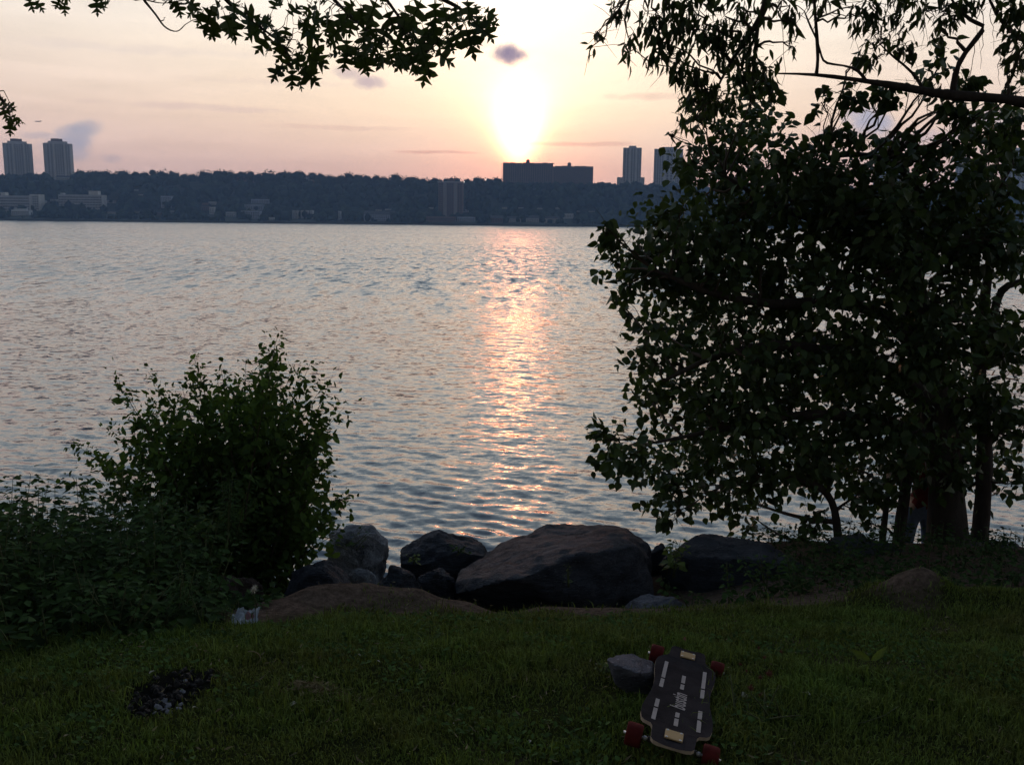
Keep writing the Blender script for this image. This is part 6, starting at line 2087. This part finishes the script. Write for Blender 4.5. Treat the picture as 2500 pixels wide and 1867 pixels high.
# ------------------------------------------------------------------ person behind the stems
def person():
    d = 9.15
    hip = P(2246, 1238, d)
    def at(x, z, y=0.0): return hip + Vector((x, y, z))
    sk = {'pelvis': (at(0, 0), .135), 'waist': (at(.03, .13), .125), 'chest': (at(.08, .34, .02), .150), 'neck': (at(.11, .53, .02), .055), 'head0': (at(.11, .60, .0), .072), 'head': (at(.11, .70, -.01), .095), 'crown': (at(.11, .79, 0), .07),
          'shl': (at(-.10, .46, .02), .065), 'ell': (at(-.17, .20, .04), .045), 'wrl': (at(-.10, .02, .16), .032), 'hl': (at(-.08, -.06, .20), .035),
          'shr': (at(.27, .46, .02), .065), 'elr': (at(.33, .19, .05), .045), 'wrr': (at(.30, -.04, .15), .032), 'hr': (at(.29, -.12, .19), .035),
          'thl': (at(-.09, -.06), .095), 'knl': (at(-.13, -.45, -.03), .066), 'anl': (at(-.15, -.84, .03), .045), 'ftl': (at(-.16, -.90, .14), .04), 'thr': (at(.10, -.06), .095), 'knr': (at(.11, -.45, -.02), .066), 'anr': (at(.11, -.84, .04), .045), 'ftr': (at(.12, -.90, .15), .04)}
    ed = [('pelvis', 'waist'), ('waist', 'chest'), ('chest', 'neck'), ('neck', 'head0'), ('head0', 'head'), ('head', 'crown'), ('chest', 'shl'), ('shl', 'ell'), ('ell', 'wrl'), ('wrl', 'hl'), ('chest', 'shr'), ('shr', 'elr'), ('elr', 'wrr'), ('wrr', 'hr'),
          ('pelvis', 'thl'), ('thl', 'knl'), ('knl', 'anl'), ('anl', 'ftl'), ('pelvis', 'thr'), ('thr', 'knr'), ('knr', 'anr'), ('anr', 'ftr')]
    # five fingers to each hand
    for s, hx in (('hl', 'wrl'), ('hr', 'wrr')):
        h = sk[s][0]
        for k in range(5):
            f = (k - 2) * 0.018
            a, b = 's%s%da' % (s, k), 's%s%db' % (s, k)
            L = (.045, .07, .078, .072, .055)[k]
            sk[a] = (h + Vector((f * 1.1, 0.03, -0.035 - L * 0.3)), .0095)
            sk[b] = (h + Vector((f * 1.2, 0.045 + (0.01 if k else -0.02), -0.035 - L)), .008)
            ed += [(s, a), (a, b)]
    keys = list(sk)
    foot = hip + Vector((0, 0.05, -0.94))
    me = bpy.data.meshes.new('skeleton')
    me.from_pydata([tuple(sk[k][0] - foot) for k in keys], [(keys.index(a), keys.index(b)) for a, b in ed], [])
    tmp = bpy.data.objects.new('tmp_person', me); COL.objects.link(tmp)
    tmp.modifiers.new('skin', 'SKIN')
    sv = me.skin_vertices[0].data
    for i, k in enumerate(keys):
        r = sk[k][1]
        dep = 0.78 if k in ('pelvis', 'waist', 'chest') else 1.0
        sv[i].radius = (r, r * dep); sv[i].use_root = (k == 'pelvis')
    sb = tmp.modifiers.new('sub', 'SUBSURF'); sb.levels = 2; sb.render_levels = 2
    dg = bpy.context.evaluated_depsgraph_get()
    ev = bpy.data.meshes.new_from_object(tmp.evaluated_get(dg))
    bpy.data.objects.remove(tmp)
    ev.name = 'person'
    ev.materials.clear()
    for m in (material('skin', (0.45, 0.28, 0.20), 0.6, 0.08, 20.0), material('red_shirt', (0.17, 0.020, 0.016), 0.85, 0.15, 12.0), material('blue_jeans', (0.16, 0.22, 0.32), 0.9, 0.2, 40.0), material('dark_shoe', (0.05, 0.05, 0.05), 0.7, 0.2, 20.0)):
        ev.materials.append(m)
    hz = (hip - foot).z
    for p in ev.polygons:
        p.use_smooth = True
        z = p.center.z - hz; x = p.center.x - 0.0; y = p.center.y
        if z > 0.515: k = 0
        elif z > 0.02 and not (y > 0.10 and z < 0.10): k = 1 if not ((x < -0.10 or x > 0.30) and z < 0.22) else 0
        elif y > 0.10 and z > -0.35: k = 0
        elif z > -0.84: k = 2
        else: k = 3
        p.material_index = k
    o = link('person', ev, None, None, foot)
    tag(o, 'person in red shirt and blue jeans standing behind the tree stems', 'person')
    # face and hair ride on the body
    hc = sk['head'][0] - foot
    hv, hf = lumpy(ICO2, 3, 0.12)
    hv = hv * np.array([0.102, 0.108, 0.09]) + np.array(hc) + np.array([0, -0.015, 0.045])
    local('hair', mesh_np('hair', hv, hf, True), material('dark_hair', (0.03, 0.022, 0.018), 0.6, 0.3, 60.0), o)
    local('nose', MB().tube([hc + Vector((0, 0.09, 0.01)), hc + Vector((0, 0.118, -0.02)), hc + Vector((0, 0.092, -0.025))], [0.008, 0.013, 0.006], 6).mesh('nose', True), MATS['skin'], o)
    for s in (-1, 1):
        local('ear', MB().lathe(hc + Vector((s * 0.098, 0, -0.01)), [(0.004, -0.03), (0.016, -0.015), (0.018, 0.01), (0.006, 0.03)], 8).mesh('ear', True), MATS['skin'], o)
        local('eye', MB().lathe(hc + Vector((s * 0.034, 0.088, 0.012)), [(0.003, -0.008), (0.010, 0), (0.003, 0.008)], 8).mesh('eye', True), MATS['dark_hair'], o)
    local('mouth', MB().box(hc + Vector((0, 0.090, -0.050)), (0.045, 0.012, 0.010)).mesh('mouth'), material('lip', (0.35, 0.13, 0.11), 0.5, 0.1, 20.0), o)
    # the stone the person stands on
    fz = foot.z
    pts = []
    rr = random.Random(6)
    for k in range(16):
        a = k * 0.785
        pts.append(foot + Vector((0.55 * math.cos(a), 0.05 + 0.5 * math.sin(a), 0.03 if k < 8 else -0.55 + rr.uniform(-0.1, 0.1))))
    rock_from_points(pts, 'dark flat boulder behind the tree stems that the person stands on', M_ROCK, 51, voxel=30, amp=0.004, smooth=2)
person()


# ------------------------------------------------------------------ aeroplane low over the far ridge
def aeroplane():
    c = P(93, 297, 4200.0)
    root = empty('aeroplane', c, 'tiny aeroplane in the sky above the paired towers', 'aeroplane')
    M_PL = material('plane_skin', (0.5, 0.5, 0.52), 0.5, 0.1, 1.0)
    k = 0.78
    def v(x, y, z): return c + Vector((x, y, z)) * k
    MB().tube([v(-17, 0, 0), v(-15, 0, 0.3), v(-12, 0, .4), (v(10, 0, .4)), v(15, 0, .8), v(18, 0, 1.2)], [0.5, 1.5, 1.9, 1.9, 1.1, 0.3], 10).build('fuselage', M_PL, root, True)
    for s in (-1, 1):
        MB().poly([v(-4, s * 1.5, -.6), v(3, s * 1.5, -.6), v(7, s * 16, .6), v(4.5, s * 16, .6)]).poly([v(4.5, s * 16, .3), v(7, s * 16, .3), v(3, s * 1.5, -1.1), v(-4, s * 1.5, -1.1)]).build('wing', M_PL, root)
        MB().poly([v(12, s * .8, 1), v(16, s * .8, 1), v(18, s * 6, 1.3), v(16, s * 6, 1.3)]).poly([v(16, s * 6, 1.1), v(18, s * 6, 1.1), v(16, s * .8, .8), v(12, s * .8, .8)]).build('tailplane', M_PL, root)
        MB().tube([v(-3, s * 5.5, -1.6), v(1, s * 5.5, -1.6)], [0.9, 0.7], 8).build('engine', M_PL, root)
    MB().prism([(v(12, 0, 0).x, v(0, -.15, 0).y), (v(17, 0, 0).x, v(0, -.15, 0).y), (v(17, 0, 0).x, v(0, .15, 0).y), (v(12, 0, 0).x, v(0, .15, 0).y)], c.z + 1.2, c.z + 4.2).build('fin', M_PL, root)
    root.rotation_euler.z = R(8)
aeroplane()
